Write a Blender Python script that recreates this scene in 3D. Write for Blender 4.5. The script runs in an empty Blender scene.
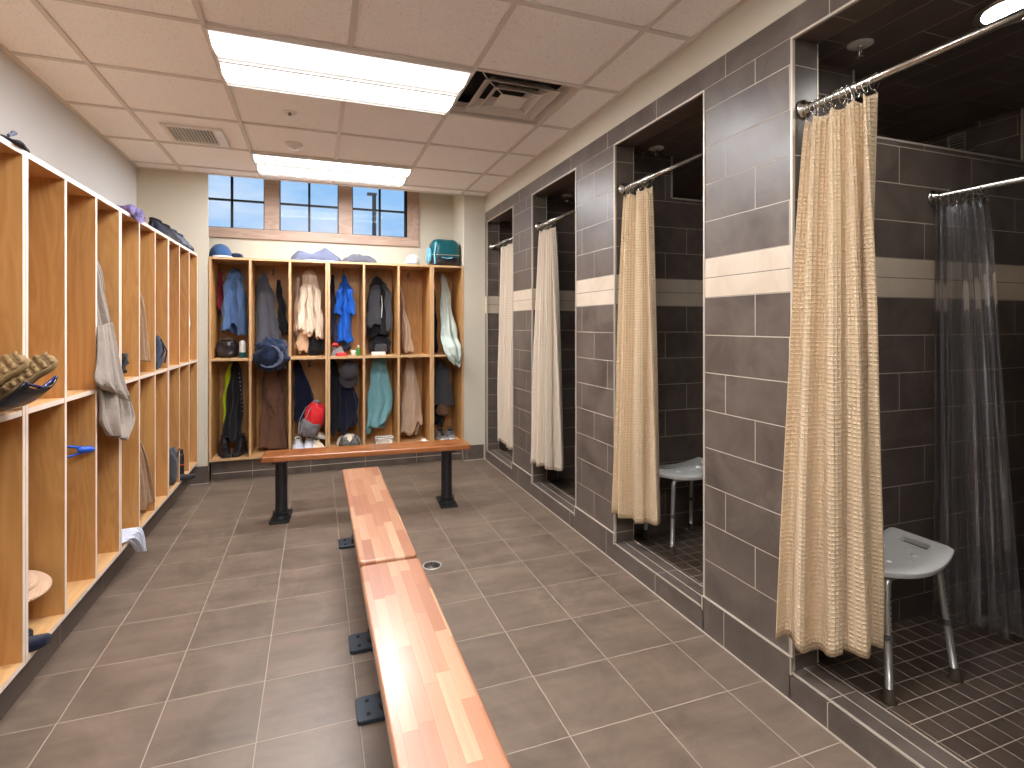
import bpy, math, random
from mathutils import Vector, Matrix, noise, Euler
S = bpy.context.scene
COL = S.collection
PI = math.pi
random.seed(7)

# ------------------------------------------------------------------ helpers
class MB:
    """collects geometry; build() links it as ONE mesh object"""
    def __init__(self):
        self.v = []; self.f = []; self.uv = []; self.mi = []
    def face(self, idx, uv=None, mi=0):
        self.f.append(tuple(idx)); self.uv.append(uv); self.mi.append(mi)
    def box(self, x0, x1, y0, y1, z0, z1, front_mi=None):
        b = len(self.v)
        self.v += [(x0,y0,z0),(x1,y0,z0),(x1,y1,z0),(x0,y1,z0),(x0,y0,z1),(x1,y0,z1),(x1,y1,z1),(x0,y1,z1)]
        q = [(0,3,2,1),(4,5,6,7),(0,1,5,4),(1,2,6,5),(2,3,7,6),(3,0,4,7)]
        for k, f in enumerate(q):
            self.face([b+i for i in f], None, front_mi if (front_mi is not None and k == 2) else 0)
        return self
    def grid(self, P, uv=None, close=False, mi=0):
        b = len(self.v); n = len(P); m = len(P[0])
        for r in P: self.v += [tuple(p) for p in r]
        for i in range(n-1):
            for j in range(m if close else m-1):
                k = (j+1) % m
                ids = (b+i*m+j, b+i*m+k, b+(i+1)*m+k, b+(i+1)*m+j)
                u = None
                if uv:
                    kk = j+1
                    u = [uv(i, j), uv(i, kk), uv(i+1, kk), uv(i+1, j)]
                self.face(ids, u, mi)
        return b
    def cap(self, b, m, rev=False):
        ids = list(range(b, b+m))
        self.face(ids[::-1] if rev else ids)
    def tube(self, pts, r, n=8, closed=False, cap=True):
        pts = [Vector(p) for p in pts]; N = len(pts)
        rs = r if isinstance(r, (list, tuple)) else [r]*N
        T = []
        for i in range(N):
            if closed: t = pts[(i+1) % N]-pts[i-1]
            else: t = pts[min(i+1, N-1)]-pts[max(i-1, 0)]
            T.append(t.normalized())
        up = Vector((0,0,1)) if abs(T[0].z) < .9 else Vector((1,0,0))
        nrm = T[0].cross(up).normalized(); rings = []
        for i in range(N):
            nrm = (nrm-T[i]*nrm.dot(T[i]))
            nrm = nrm.normalized() if nrm.length > 1e-6 else T[i].orthogonal().normalized()
            bi = T[i].cross(nrm)
            rings.append([pts[i]+(nrm*math.cos(2*PI*k/n)+bi*math.sin(2*PI*k/n))*rs[i] for k in range(n)])
        if closed: rings.append(rings[0])
        b = self.grid(rings, close=True)
        if cap and not closed:
            self.cap(b, n, False); self.cap(b+(N-1)*n, n, True)
        return self
    def cyl(self, x, y, z0, z1, r, n=24, r1=None):
        return self.tube([(x,y,z0),(x,y,z1)], [r, r if r1 is None else r1], n)
    def lathe(self, prof, n=32, c=(0,0,0)):
        P = [[(c[0]+r*math.cos(2*PI*k/n), c[1]+r*math.sin(2*PI*k/n), c[2]+z) for k in range(n)] for r, z in prof]
        b = self.grid(P, close=True)
        self.cap(b, n, True); self.cap(b+(len(prof)-1)*n, n, False)
        return self
    def prism(self, poly, z0, z1):
        n = len(poly); b = len(self.v)
        self.v += [(x,y,z0) for x,y in poly]+[(x,y,z1) for x,y in poly]
        self.face(list(range(b+n-1, b-1, -1))); self.face(list(range(b+n, b+2*n)))
        for i in range(n):
            j = (i+1) % n
            self.face((b+i, b+j, b+n+j, b+n+i))
        return self
    def xf(self, M, start=0):
        for i in range(start, len(self.v)): self.v[i] = tuple(M @ Vector(self.v[i]))
        return self
    def build(self, name, mats, parent=None, smooth=False, bevel=0, seg=2, solid=0, sub=0, auto=False):
        me = bpy.data.meshes.new(name)
        me.from_pydata(self.v, [], self.f)
        if any(u is not None for u in self.uv):
            L = me.uv_layers.new(name='UVMap'); k = 0
            for fi, f in enumerate(self.f):
                for c in range(len(f)):
                    if self.uv[fi]: L.data[k].uv = self.uv[fi][c]
                    k += 1
        if not isinstance(mats, (list, tuple)): mats = [mats]
        for m in mats: me.materials.append(m)
        me.polygons.foreach_set('material_index', self.mi)
        if smooth: me.polygons.foreach_set('use_smooth', [True]*len(me.polygons))
        me.update()
        o = bpy.data.objects.new(name, me); COL.objects.link(o)
        if parent: o.parent = parent
        if solid:
            s = o.modifiers.new('solid', 'SOLIDIFY'); s.thickness = solid; s.offset = 0
        if bevel:
            b = o.modifiers.new('bevel', 'BEVEL'); b.width = bevel; b.segments = seg; b.limit_method = 'ANGLE'; b.angle_limit = .6
        if sub:
            s = o.modifiers.new('sub', 'SUBSURF'); s.levels = sub; s.render_levels = sub
        return o

def tag(o, label, cat, group=None, kind=None):
    if label: o['label'] = label
    if cat: o['category'] = cat
    if group: o['group'] = group
    if kind: o['kind'] = kind
    return o
def thing(name, label, cat, loc, rot=(0,0,0), group=None):
    o = bpy.data.objects.new(name, None); COL.objects.link(o)
    o.location = loc; o.rotation_euler = rot; o.empty_display_size = .05
    return tag(o, label, cat, group)
def struct(o): o['kind'] = 'structure'; return o
def dup(root, loc, rot=None, label=None, group=None, scale=None):
    r = root.copy(); COL.objects.link(r); r.location = loc
    if rot is not None: r.rotation_euler = rot
    if scale: r.scale = scale
    if label: r['label'] = label
    if group: r['group'] = group
    for ch in list(root.children):
        c = ch.copy(); COL.objects.link(c); c.parent = r
        for g in list(ch.children):
            d = g.copy(); COL.objects.link(d); d.parent = c
    return r
def rrect(w, h, r, n=6, cx=0, cy=0):
    out = []
    for (sx, sy, a0) in ((1,1,0),(-1,1,PI/2),(-1,-1,PI),(1,-1,1.5*PI)):
        for k in range(n+1):
            a = a0+k*PI/2/n
            out.append((cx+sx*(w/2-r)+r*math.cos(a), cy+sy*(h/2-r)+r*math.sin(a)))
    return out
def lerp(a, b, t): return a+(b-a)*t
def pl(tab, t):
    """smooth interpolation in a table of tuples keyed by column 0"""
    if t <= tab[0][0]: return list(tab[0][1:])
    for a, b in zip(tab, tab[1:]):
        if t <= b[0]:
            s = (t-a[0])/(b[0]-a[0]); s = s*s*(3-2*s)
            return [lerp(p, q, s) for p, q in zip(a[1:], b[1:])]
    return list(tab[-1][1:])

# ------------------------------------------------------------------ materials
def srgb(r, g, b):
    f = lambda c: (c/255/12.92) if c/255 <= .04045 else ((c/255+.055)/1.055)**2.4
    return (f(r), f(g), f(b), 1)
class N:
    def __init__(self, name):
        self.m = bpy.data.materials.new(name); self.m.use_nodes = True
        self.t = self.m.node_tree; self.t.nodes.clear()
        self.out = self.t.nodes.new('ShaderNodeOutputMaterial')
        self.b = self.t.nodes.new('ShaderNodeBsdfPrincipled')
        self.t.links.new(self.b.outputs[0], self.out.inputs[0])
    def new(self, typ, **k):
        n = self.t.nodes.new(typ)
        for a, b in k.items(): setattr(n, a, b)
        return n
    def put(self, sock, v):
        if isinstance(v, bpy.types.NodeSocket): self.t.links.new(v, sock)
        elif v is not None: sock.default_value = v
    def ma(self, op, a, b=None, c=None, clamp=False):
        n = self.new('ShaderNodeMath', operation=op); n.use_clamp = clamp
        self.put(n.inputs[0], a); self.put(n.inputs[1], b)
        if c is not None: self.put(n.inputs[2], c)
        return n.outputs[0]
    def mix(self, f, a, b):
        n = self.new('ShaderNodeMix', data_type='RGBA')
        self.put(n.inputs[0], f); self.put(n.inputs[6], a); self.put(n.inputs[7], b)
        return n.outputs[2]
    def fmix(self, f, a, b):
        n = self.new('ShaderNodeMix', data_type='FLOAT')
        self.put(n.inputs[0], f); self.put(n.inputs[2], a); self.put(n.inputs[3], b)
        return n.outputs[0]
    def comb(self, x, y, z=0.0):
        n = self.new('ShaderNodeCombineXYZ')
        for i, v in enumerate((x, y, z)): self.put(n.inputs[i], v)
        return n.outputs[0]
    def sep(self, v):
        n = self.new('ShaderNodeSeparateXYZ'); self.put(n.inputs[0], v); return n.outputs
    def noise(self, vec, scale, detail=3, rough=.5, dist=0):
        n = self.new('ShaderNodeTexNoise'); self.put(n.inputs['Vector'], vec)
        n.inputs['Scale'].default_value = scale; n.inputs['Detail'].default_value = detail
        n.inputs['Roughness'].default_value = rough; n.inputs['Distortion'].default_value = dist
        return n.outputs[0]
    def ramp(self, f, stops):
        n = self.new('ShaderNodeValToRGB'); self.put(n.inputs[0], f)
        e = n.color_ramp.elements
        while len(e) < len(stops): e.new(.5)
        for k, (p, c) in enumerate(stops): e[k].position = p; e[k].color = c
        return n.outputs[0]
    def white(self, vec):
        n = self.new('ShaderNodeTexWhiteNoise', noise_dimensions='3D'); self.put(n.inputs[0], vec); return n.outputs
    def bump(self, h, dist, strength=1):
        n = self.new('ShaderNodeBump'); n.inputs['Distance'].default_value = dist; n.inputs['Strength'].default_value = strength
        self.put(n.inputs['Height'], h); self.put(self.b.inputs['Normal'], n.outputs[0])
    def pos(self): return self.new('ShaderNodeNewGeometry').outputs['Position']
    def nrm(self): return self.new('ShaderNodeNewGeometry').outputs['True Normal']
    def obj(self): return self.new('ShaderNodeTexCoord').outputs['Object']
    def uvc(self): return self.new('ShaderNodeTexCoord').outputs['UV']
    def set(self, col=None, rough=None, metal=None, spec=None):
        self.put(self.b.inputs['Base Color'], col); self.put(self.b.inputs['Roughness'], rough)
        self.put(self.b.inputs['Metallic'], metal); self.put(self.b.inputs['Specular IOR Level'], spec)
        return self.m
def plain(name, col, rough=.5, metal=0, spec=.5, var=.06, sc=30, bump=0):
    n = N(name); f = n.noise(n.obj(), sc, 3)
    a = tuple(max(0, c*(1-var)) for c in col[:3])+(1,); b = tuple(min(1, c*(1+var)) for c in col[:3])+(1,)
    if bump: n.bump(f, bump)
    return n.set(n.mix(f, a, b), rough, metal, spec)
def cloth(name, col, var=.18, weave=900, bump=.0012, rough=.92, sc=14):
    n = N(name); o = n.obj()
    f = n.noise(o, sc, 4, .6)
    g = n.noise(o, weave, 2)
    a = tuple(c*(1-var) for c in col[:3])+(1,); b = tuple(min(1, c*(1+var)) for c in col[:3])+(1,)
    h = n.ma('ADD', n.ma('MULTIPLY', g, .5), n.ma('MULTIPLY', n.noise(o, 35, 3), 1.6))
    n.bump(h, bump*3, .8)
    n.b.inputs['Sheen Weight'].default_value = .15
    return n.set(n.mix(f, a, b), rough, 0, .25)
def terry(name, col, var=.15):
    return cloth(name, col, var, 420, .0022, .97)
def emis(name, col, s):
    n = N(name); n.b.inputs['Emission Color'].default_value = col; n.b.inputs['Emission Strength'].default_value = s
    return n.set((.8,.8,.8,1), .4)

def lens_mat():
    # frosted lens: brightest over the tube, dimmer towards its long edges
    n = N('lamp_lens'); u = n.sep(n.uvc())[1]
    f = n.ma('SINE', n.ma('MULTIPLY', u, PI))
    e = n.ma('MULTIPLY_ADD', n.ma('POWER', f, 4.0), 44.0, .60)
    n.b.inputs['Emission Color'].default_value = (.955,.98,1.02,1); n.put(n.b.inputs['Emission Strength'], e)
    return n.set((.8,.8,.8,1), .4)
def wall_tile_mat():
    n = N('wall_tile'); p = n.sep(n.pos()); q = n.sep(n.nrm())
    ax, ay, az = [n.ma('GREATER_THAN', n.ma('ABSOLUTE', c), .5) for c in q]
    h = n.ma('ADD', n.ma('MULTIPLY', p[1], n.ma('MAXIMUM', ax, az)), n.ma('MULTIPLY', n.ma('SUBTRACT', p[0], .086), ay))
    v = n.ma('ADD', n.ma('MULTIPLY', p[2], n.ma('SUBTRACT', 1.0, az)), n.ma('MULTIPLY', n.ma('SUBTRACT', p[0], 1.60), az))
    lo = n.ma('DIVIDE', n.ma('SUBTRACT', v, .16), .1661)
    mid = n.ma('DIVIDE', n.ma('SUBTRACT', v, 1.489), .086)
    hi = n.ma('DIVIDE', n.ma('SUBTRACT', v, 1.661), .1645)
    g1 = n.ma('GREATER_THAN', v, 1.489); g2 = n.ma('GREATER_THAN', v, 1.661); g3 = n.ma('GREATER_THAN', v, 2.416)
    rc = n.fmix(g2, n.fmix(g1, lo, mid), hi)
    rc = n.fmix(g3, rc, n.ma('DIVIDE', n.ma('SUBTRACT', v, 1.5935), .1645))
    hgt = n.fmix(g2, n.fmix(g1, .1661, .086), .1645)
    row = n.ma('FLOOR', rc); fr = n.ma('FRACT', rc)
    dv = n.ma('MULTIPLY', n.ma('MINIMUM', fr, n.ma('SUBTRACT', 1.0, fr)), hgt)
    hh = n.ma('DIVIDE', n.ma('SUBTRACT', h, n.ma('ADD', 1.512-4.92, n.ma('MULTIPLY', row, .164))), .492)
    fh = n.ma('FRACT', hh); dh = n.ma('MULTIPLY', n.ma('MINIMUM', fh, n.ma('SUBTRACT', 1.0, fh)), .492)
    d = n.ma('MINIMUM', dv, dh)
    beige = n.ma('MULTIPLY', g1, n.ma('SUBTRACT', 1.0, g2))
    beige = n.ma('MULTIPLY', beige, n.ma('SUBTRACT', 1.0, az))
    grout = n.ma('LESS_THAN', n.fmix(beige, d, dv), .0017)
    w = n.white(n.comb(row, n.ma('FLOOR', hh), n.ma('ADD', g1, g2)))[0]
    cl = n.noise(n.pos(), 5, 5, .62, .6)
    cl = n.ma('MULTIPLY', n.ma('SUBTRACT', cl, .3), 2.2, clamp=True)
    dark = n.mix(cl, srgb(78,68,61), srgb(116,103,93))
    dark = n.mix(n.ma('MULTIPLY', w, .35), dark, srgb(92,80,73))
    lt = n.mix(cl, srgb(196,178,156), srgb(214,198,177))
    c = n.mix(beige, dark, lt)
    c = n.mix(grout, c, n.mix(beige, srgb(186,172,156), srgb(120,106,94)))
    n.bump(n.ma('ADD', n.ma('MULTIPLY', n.ma('MINIMUM', n.ma('DIVIDE', d, .003), 1.0), 1.0), n.ma('MULTIPLY', cl, .25)), .0012, .6)
    return n.set(c, n.fmix(grout, n.ma('ADD', .30, n.ma('MULTIPLY', cl, .12)), .8), 0, .5)
def grid_tile(name, s, ox, oy, gw, c0, c1, cg, r0=.3, ns=4):
    n = N(name); p = n.sep(n.pos())
    fx = n.ma('DIVIDE', n.ma('SUBTRACT', p[0], ox-s*20), s); fy = n.ma('DIVIDE', n.ma('SUBTRACT', p[1], oy-s*20), s)
    a = n.ma('FRACT', fx); b = n.ma('FRACT', fy)
    d = n.ma('MULTIPLY', n.ma('MINIMUM', n.ma('MINIMUM', a, n.ma('SUBTRACT', 1.0, a)), n.ma('MINIMUM', b, n.ma('SUBTRACT', 1.0, b))), s)
    g = n.ma('LESS_THAN', d, gw/2)
    w = n.white(n.comb(n.ma('FLOOR', fx), n.ma('FLOOR', fy)))
    off = n.new('ShaderNodeVectorMath', operation='MULTIPLY_ADD'); n.put(off.inputs[0], w[1]); off.inputs[1].default_value = (3,3,3); n.put(off.inputs[2], n.pos())
    cl = n.noise(off.outputs[0], ns, 6, .65, .8)
    st = n.new('ShaderNodeVectorMath', operation='MULTIPLY'); n.put(st.inputs[0], off.outputs[0]); st.inputs[1].default_value = (1,6,1)
    ck = n.noise(st.outputs[0], 2.5, 4, .6, .4)
    f = n.ma('ADD', n.ma('MULTIPLY', cl, .65), n.ma('MULTIPLY', ck, .35))
    f = n.ma('MULTIPLY', n.ma('SUBTRACT', f, .32), 2.6, clamp=True)
    c = n.mix(f, c0, c1); c = n.mix(n.ma('MULTIPLY', w[0], .12), c, c0)
    n.bump(n.ma('ADD', n.ma('MINIMUM', n.ma('DIVIDE', d, .0035), 1.0), n.ma('MULTIPLY', cl, .2)), .0012, .5)
    return n.set(n.mix(g, c, cg), n.fmix(g, n.ma('ADD', r0, n.ma('MULTIPLY', cl, .12)), .85), 0, .5)
def wood(name, c0, c1, c2, axis=2, rough=.38, sc=1.0):
    n = N(name); o = n.obj()
    rnd = n.new('ShaderNodeObjectInfo').outputs['Random']
    mp = n.new('ShaderNodeVectorMath', operation='ADD'); n.put(mp.inputs[0], o); n.put(mp.inputs[1], n.comb(rnd, n.ma('MULTIPLY', rnd, 7.3), n.ma('MULTIPLY', rnd, 3.1)))
    k = [5.0]*3; k[axis] = .8
    s1 = n.new('ShaderNodeVectorMath', operation='MULTIPLY'); n.put(s1.inputs[0], mp.outputs[0]); s1.inputs[1].default_value = tuple(k)
    base = n.noise(s1.outputs[0], 1.2*sc, 3, .5, 1.2)
    ring = n.ma('FRACT', n.ma('MULTIPLY', base, 7.0))
    ring = n.ma('ABSOLUTE', n.ma('SUBTRACT', ring, .5))
    k2 = [60.0]*3; k2[axis] = 2.5
    s2 = n.new('ShaderNodeVectorMath', operation='MULTIPLY'); n.put(s2.inputs[0], mp.outputs[0]); s2.inputs[1].default_value = tuple(k2)
    fine = n.noise(s2.outputs[0], 2.0, 3, .6)
    f = n.ma('ADD', n.ma('MULTIPLY', ring, .8), n.ma('MULTIPLY', fine, .5))
    c = n.ramp(f, [(.15, c0), (.5, c1), (.85, c2)])
    n.bump(fine, .0003, .3)
    return n.set(c, n.ma('ADD', rough, n.ma('MULTIPLY', fine, .12)), 0, .45)
def butcher(name, axis=1, ofs=0.0, pal=((164,104,70),(186,126,90),(200,146,108),(214,172,134)), gr=(142,84,54)):
    """finger-jointed strips running along local axis"""
    n = N(name); p = n.sep(n.obj())
    L, W = (p[1], p[0]) if axis == 1 else (p[0], p[1])
    sr = n.ma('DIVIDE', n.ma('ADD', W, 5.0+ofs), .0375); si = n.ma('FLOOR', sr)
    o = n.white(n.comb(si, 3.7, ofs))[0]
    le = n.ma('DIVIDE', n.ma('ADD', L, n.ma('ADD', 20.0, n.ma('MULTIPLY', o, 2.3))), .31); li = n.ma('FLOOR', le)
    w = n.white(n.comb(si, li, ofs))
    wc = n.sep(w[1])
    off = n.comb(n.ma('ADD', n.ma('MULTIPLY', W, 70.0), n.ma('MULTIPLY', w[0], 90.0)), n.ma('MULTIPLY', L, 3.0), n.ma('MULTIPLY', p[2], 60.0))
    g = n.noise(off, 1.0, 4, .6, .5)
    c = n.ramp(w[0], [(p_, srgb(*q_)) for p_, q_ in zip((0, .3, .65, 1), pal)])
    c = n.mix(n.ma('MULTIPLY', g, .55), c, srgb(*gr))
    dl = n.ma('FRACT', le); ds = n.ma('FRACT', sr)
    e = n.ma('MAXIMUM', n.ma('LESS_THAN', n.ma('MULTIPLY', n.ma('MINIMUM', dl, n.ma('SUBTRACT', 1.0, dl)), .31), .0006),
             n.ma('LESS_THAN', n.ma('MULTIPLY', n.ma('MINIMUM', ds, n.ma('SUBTRACT', 1.0, ds)), .0375), .0005))
    c = n.mix(n.ma('MULTIPLY', e, .5), c, srgb(120,60,30))
    n.b.inputs['Coat Weight'].default_value = 1; n.b.inputs['Coat Roughness'].default_value = .22
    n.bump(g, .0003, .25)
    return n.set(c, n.ma('ADD', .3, n.ma('MULTIPLY', g, .12)), 0, .5)
def waffle(name, c0, c1):
    n = N(name); u = n.sep(n.uvc()); s = .0150
    a = n.ma('ABSOLUTE', n.ma('SINE', n.ma('MULTIPLY', u[0], PI/s))); b = n.ma('ABSOLUTE', n.ma('SINE', n.ma('MULTIPLY', u[1], PI/s)))
    h = n.ma('POWER', n.ma('MINIMUM', a, b), .6)
    n.bump(n.ma('SUBTRACT', 1.0, h), .0045, .9)
    f = n.noise(n.uvc(), 300, 2)
    n.b.inputs['Sheen Weight'].default_value = .1
    n.b.inputs['Transmission Weight'].default_value = 0
    return n.set(n.mix(f, c0, c1), .9, 0, .2)
def ceiling_tile():
    n = N('ceiling_tile'); p = n.pos()
    a = n.noise(p, 170, 3, .7); b = n.noise(p, 80, 3, .6, 1.5)
    pit = n.ma('MAXIMUM', n.ma('GREATER_THAN', a, .64), n.ma('GREATER_THAN', b, .69))
    c = n.mix(pit, srgb(248,245,243), srgb(180,168,158))
    c = n.mix(n.ma('MULTIPLY', n.noise(p, 2.2, 3), .25), c, srgb(232,226,220))
    n.bump(n.ma('SUBTRACT', 1.0, pit), .003, .7)
    return n.set(c, .95, 0, .1)
def clear_plastic():
    n = N('clear_vinyl'); t = n.new('ShaderNodeBsdfTransparent'); t.inputs[0].default_value = (.88,.88,.88,1)
    g = n.new('ShaderNodeBsdfGlossy'); g.inputs['Roughness'].default_value = .08; g.inputs[0].default_value = (.95,.95,.97,1)
    d = n.new('ShaderNodeBsdfDiffuse'); d.inputs[0].default_value = (.62,.62,.63,1)
    lw = n.new('ShaderNodeLayerWeight'); lw.inputs[0].default_value = .35
    m1 = n.new('ShaderNodeMixShader'); n.put(m1.inputs[0], .10); n.put(m1.inputs[1], t.outputs[0]); n.put(m1.inputs[2], d.outputs[0])
    m2 = n.new('ShaderNodeMixShader'); n.put(m2.inputs[0], n.ma('ADD', n.ma('MULTIPLY', lw.outputs['Fresnel'], .8), .03)); n.put(m2.inputs[1], m1.outputs[0]); n.put(m2.inputs[2], g.outputs[0])
    n.t.links.new(m2.outputs[0], n.out.inputs[0]); return n.m
def pane_mat():
    n = N('window_glass'); t = n.new('ShaderNodeBsdfTransparent'); t.inputs[0].default_value = (.97,.98,1,1)
    g = n.new('ShaderNodeBsdfGlossy'); g.inputs['Roughness'].default_value = .02
    m = n.new('ShaderNodeMixShader'); n.put(m.inputs[0], .0025); n.put(m.inputs[1], t.outputs[0]); n.put(m.inputs[2], g.outputs[0])
    n.t.links.new(m.outputs[0], n.out.inputs[0]); return n.m
def straw_mat():
    n = N('braided_straw'); p = n.sep(n.obj())
    r = n.ma('SQRT', n.ma('ADD', n.ma('MULTIPLY', p[0], p[0]), n.ma('MULTIPLY', p[1], p[1])))
    a = n.ma('ARCTAN2', p[1], p[0])
    w = n.ma('MULTIPLY', n.ma('SINE', n.ma('MULTIPLY', r, 900)), n.ma('SINE', n.ma('MULTIPLY', a, 60)))
    n.bump(w, .002, .8)
    return n.set(n.mix(n.ma('MULTIPLY_ADD', w, .5, .5), srgb(206,162,128), srgb(232,196,166)), .85)
def striped(name, ca, cb, sc):
    n = N(name); p = n.sep(n.obj())
    f = n.ma('GREATER_THAN', n.ma('SINE', n.ma('MULTIPLY', n.ma('ADD', p[0], n.ma('MULTIPLY', p[1], .3)), sc)), .1)
    n.bump(n.noise(n.obj(), 300, 2), .002, .6)
    return n.set(n.mix(f, ca, cb), .95)

M = dict(
 paint=plain('cream_paint', srgb(203,195,177), .85, 0, .2, .02, 3, .0003),
 paint_daylit=plain('daylit_paint', srgb(204,203,201), .85, 0, .2, .02, 3, .0003),  # cool daylight on the left wall put into its paint colour
 tile=wall_tile_mat(),
 floor=grid_tile('floor_tile', .326, .795, 1.948, .0034, srgb(92,78,66), srgb(132,113,97), srgb(162,146,128), .33),
 mosaic=grid_tile('shower_mosaic', .079, .02, .03, .0028, srgb(72,58,49), srgb(98,82,70), srgb(190,176,158), .3, 7),
 ctile=ceiling_tile(),
 tbar=plain('ceiling_grid_white', srgb(214,206,199), .6, 0, .3, .02),
 maple=wood('maple_vertical', srgb(180,127,70), srgb(194,142,83), srgb(203,153,95), 2),
 maple_h=wood('maple_flat', srgb(200,152,98), srgb(210,165,112), srgb(218,176,124), 0),
 maple_e=plain('maple_edge_band_lit', srgb(236,216,198), .4, 0, .5, .04, 20),  # light on the left locker edges put into a paler band colour
 maple_e2=plain('maple_edge_band_base', srgb(202,162,118), .4, 0, .5, .06, 20),  # same edge band without the painted-in light
 trimwood=wood('window_trim_wood', srgb(166,138,120), srgb(180,152,134), srgb(192,166,148), 0, .5),
 bench=butcher('butcher_block', 1, 0.0), bench2=butcher('butcher_block_cross', 0, 1.7),
 black=plain('black_powder_coat', srgb(28,28,30), .35, 0, .5),
 plate=plain('slate_steel', srgb(52,62,72), .4, .3, .5),
 chrome=plain('brushed_chrome', srgb(200,196,188), .22, 1, .5, .03),
 alu=plain('aluminium_tube', srgb(186,182,174), .38, .7, .5, .05),
 edge=plain('tile_edge_trim', srgb(200,188,172), .4, .3, .5, .03),
 white_metal=plain('white_metal', srgb(222,216,208), .4, 0, .5, .02),
 diff=plain('diffuser_metal', srgb(206,198,190), .45, .1, .5, .04),
 dark=plain('duct_dark', srgb(26,24,23), .8),
 lamp=lens_mat(), spot=emis('downlight_lens', (1,.97,.94,1), 30.0),
 frame_black=plain('black_window_frame', srgb(14,14,16), .5),
 pane=pane_mat(), vinyl=clear_plastic(),
 curtain=waffle('waffle_curtain', srgb(208,179,142), srgb(222,197,164)),
 curtain_far=waffle('waffle_curtain_pale', srgb(208,190,168), srgb(222,206,186)),
 white_plastic=plain('white_moulded_plastic', srgb(222,219,214), .35, 0, .5, .03),
 rubber=plain('brown_rubber', srgb(70,58,42), .7),
 grey_rubber=plain('grey_plastic', srgb(86,84,82), .5),
)

# ------------------------------------------------------------------ room dimensions (metres)
XL, XR, YB, YF, ZC = -1.40, 1.63, 5.29, -2.3, 2.68
YW = 5.745                       # window wall at the back of the alcove
XP, XQ = -.875, 1.407            # alcove sides
floor = MB().box(XL-.1, 1.64, YF, YB+.5, -.08, 0).build('floor', M['floor']); struct(floor)
b = MB(); b.box(XL-.12, XL, YF-.1, YW+.1, -.08, 3.0); struct(b.build('wall_left', M['paint_daylit']))
b = MB(); b.box(XL, XP, YB, YB+.02, -.08, 3.0); b.box(XL, -1.20, YB+.02, YW+.1, -.08, 3.0); b.box(-1.20, XP-.02, YB+.02, YW, -.08, 0)
b.box(XQ, 1.64, YB, YW+.1, -.08, 3.0)
b.box(XP, XQ, YB, YB+.02, ZC-.006, 3.0)
b.box(-1.20, XQ, YB+.02, YW, 2.95, 3.0)                                    # alcove top
# window wall around the opening
WX0, WX1, WZ0, WZ1 = -1.06, .985, 2.26, 2.86
b.box(-1.3, XQ, YW, YW+.15, -.08, WZ0); b.box(-1.3, XQ, YW, YW+.15, WZ1, 3.0); b.box(WX1, XQ+.1, YW, YW+.15, WZ0, WZ1)
b.box(-1.3, WX0, YW, YW+.15, WZ0, WZ1)
struct(b.build('wall_back', M['paint']))
b = MB(); b.box(XL-.1, XR+2.0, YF-.12, YF, -.08, 3.0); struct(b.build('wall_front', M['paint']))
# ceiling with openings for nothing: one slab, fixtures sit just below it
GX0, GY0, G = -.4584, 2.6568, .6096
b = MB(); holes = [(2, 0)]
xs = [XL-.1]+[GX0+G*k for k in range(-1, 4)]+[XR+.01]
ys = [YF-.1]+[GY0+G*k for k in range(-8, 5)]+[YB+.02]
for i in range(len(xs)-1):
    for j in range(len(ys)-1):
        if abs(xs[i]-(GX0+2*G)) < .01 and abs(ys[j]-GY0) < .01: continue
        b.box(xs[i], xs[i+1], ys[j], ys[j+1], ZC, ZC+.02)
struct(b.build('ceiling', M['ctile']))
b = MB()
for k in range(-1, 4):
    x = GX0+G*k; b.box(x-.012, x+.012, YF, YB, ZC-.009, ZC)
for k in range(-8, 5):
    y = GY0+G*k
    b.box(XL, XR, y-.012, y+.012, ZC-.008, ZC-.0004)
b.box(XL, XL+.022, YF, YB, ZC-.006, ZC); b.box(XR-.022, XR, YF, YB, ZC-.006, ZC); b.box(XL+.022, XR-.022, YB-.022, YB, ZC-.0065, ZC-.0004)
struct(b.build('trim_1', M['tbar']))
# ------------------------------------------------------------------ shower side
OP = [(4.451,5.229),(3.230,4.019),(1.967,2.746),(.720,1.504)]
PT = [(4.170,4.350),(2.896,3.100),(1.655,1.860),(.40,.57)]          # partitions
JX, XB, ZH, ZT, ZS = 1.76, 3.35, 2.415, 2.515, 2.445
b = MB()
edges = [(5.229,5.31),(4.019,4.451),(2.746,3.230),(1.504,1.967),(.20,.720)]
for a, c in edges: b.box(XR, JX, a, c, 0, ZH)
b.box(XR, JX, YF, .20, 0, ZH)
b.box(XR, JX, YF, 5.31, ZH, ZT)
struct(b.build('wall_right', M['tile']))
b = MB(); b.box(XR, JX, YF, 5.31, ZT, 2.76)
struct(b.build('wall_right_upper', M['paint']))
b = MB()
for (a, c) in PT[:3]:
    b.box(JX, 2.14, a, c, 0, ZS); b.box(2.14, 3.30, a, c, 0, 2.18); b.box(3.30, XB, a, c, 0, ZS)
a, c = PT[3]; b.box(JX, XB, a, c, 0, ZS)
b.box(JX, XB, 5.31, 5.45, 0, ZS)
struct(b.build('wall_partition', M['tile']))
b = MB(); b.box(XB, XB+.1, .4, 5.45, 0, ZS); struct(b.build('wall_shower_back', M['tile']))
b = MB(); b.box(JX-.0, XB+.1, .4, 5.45, ZS, ZS+.08); struct(b.build('ceiling_shower', M['tile']))
b = MB()
for (a, c), (p, q) in zip([(.57,1.655),(1.86,2.896),(3.10,4.17),(4.35,5.31)], [(0,0)]*4):
    b.box(JX, XB, a, c, -.02, .06)
struct(b.build('floor_shower', M['mosaic']))
b = MB()
for a, c in OP: b.box(XR, JX, a, c, 0, .103)
struct(b.build('trim_2', M['tile']))            # tiled curbs
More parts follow.
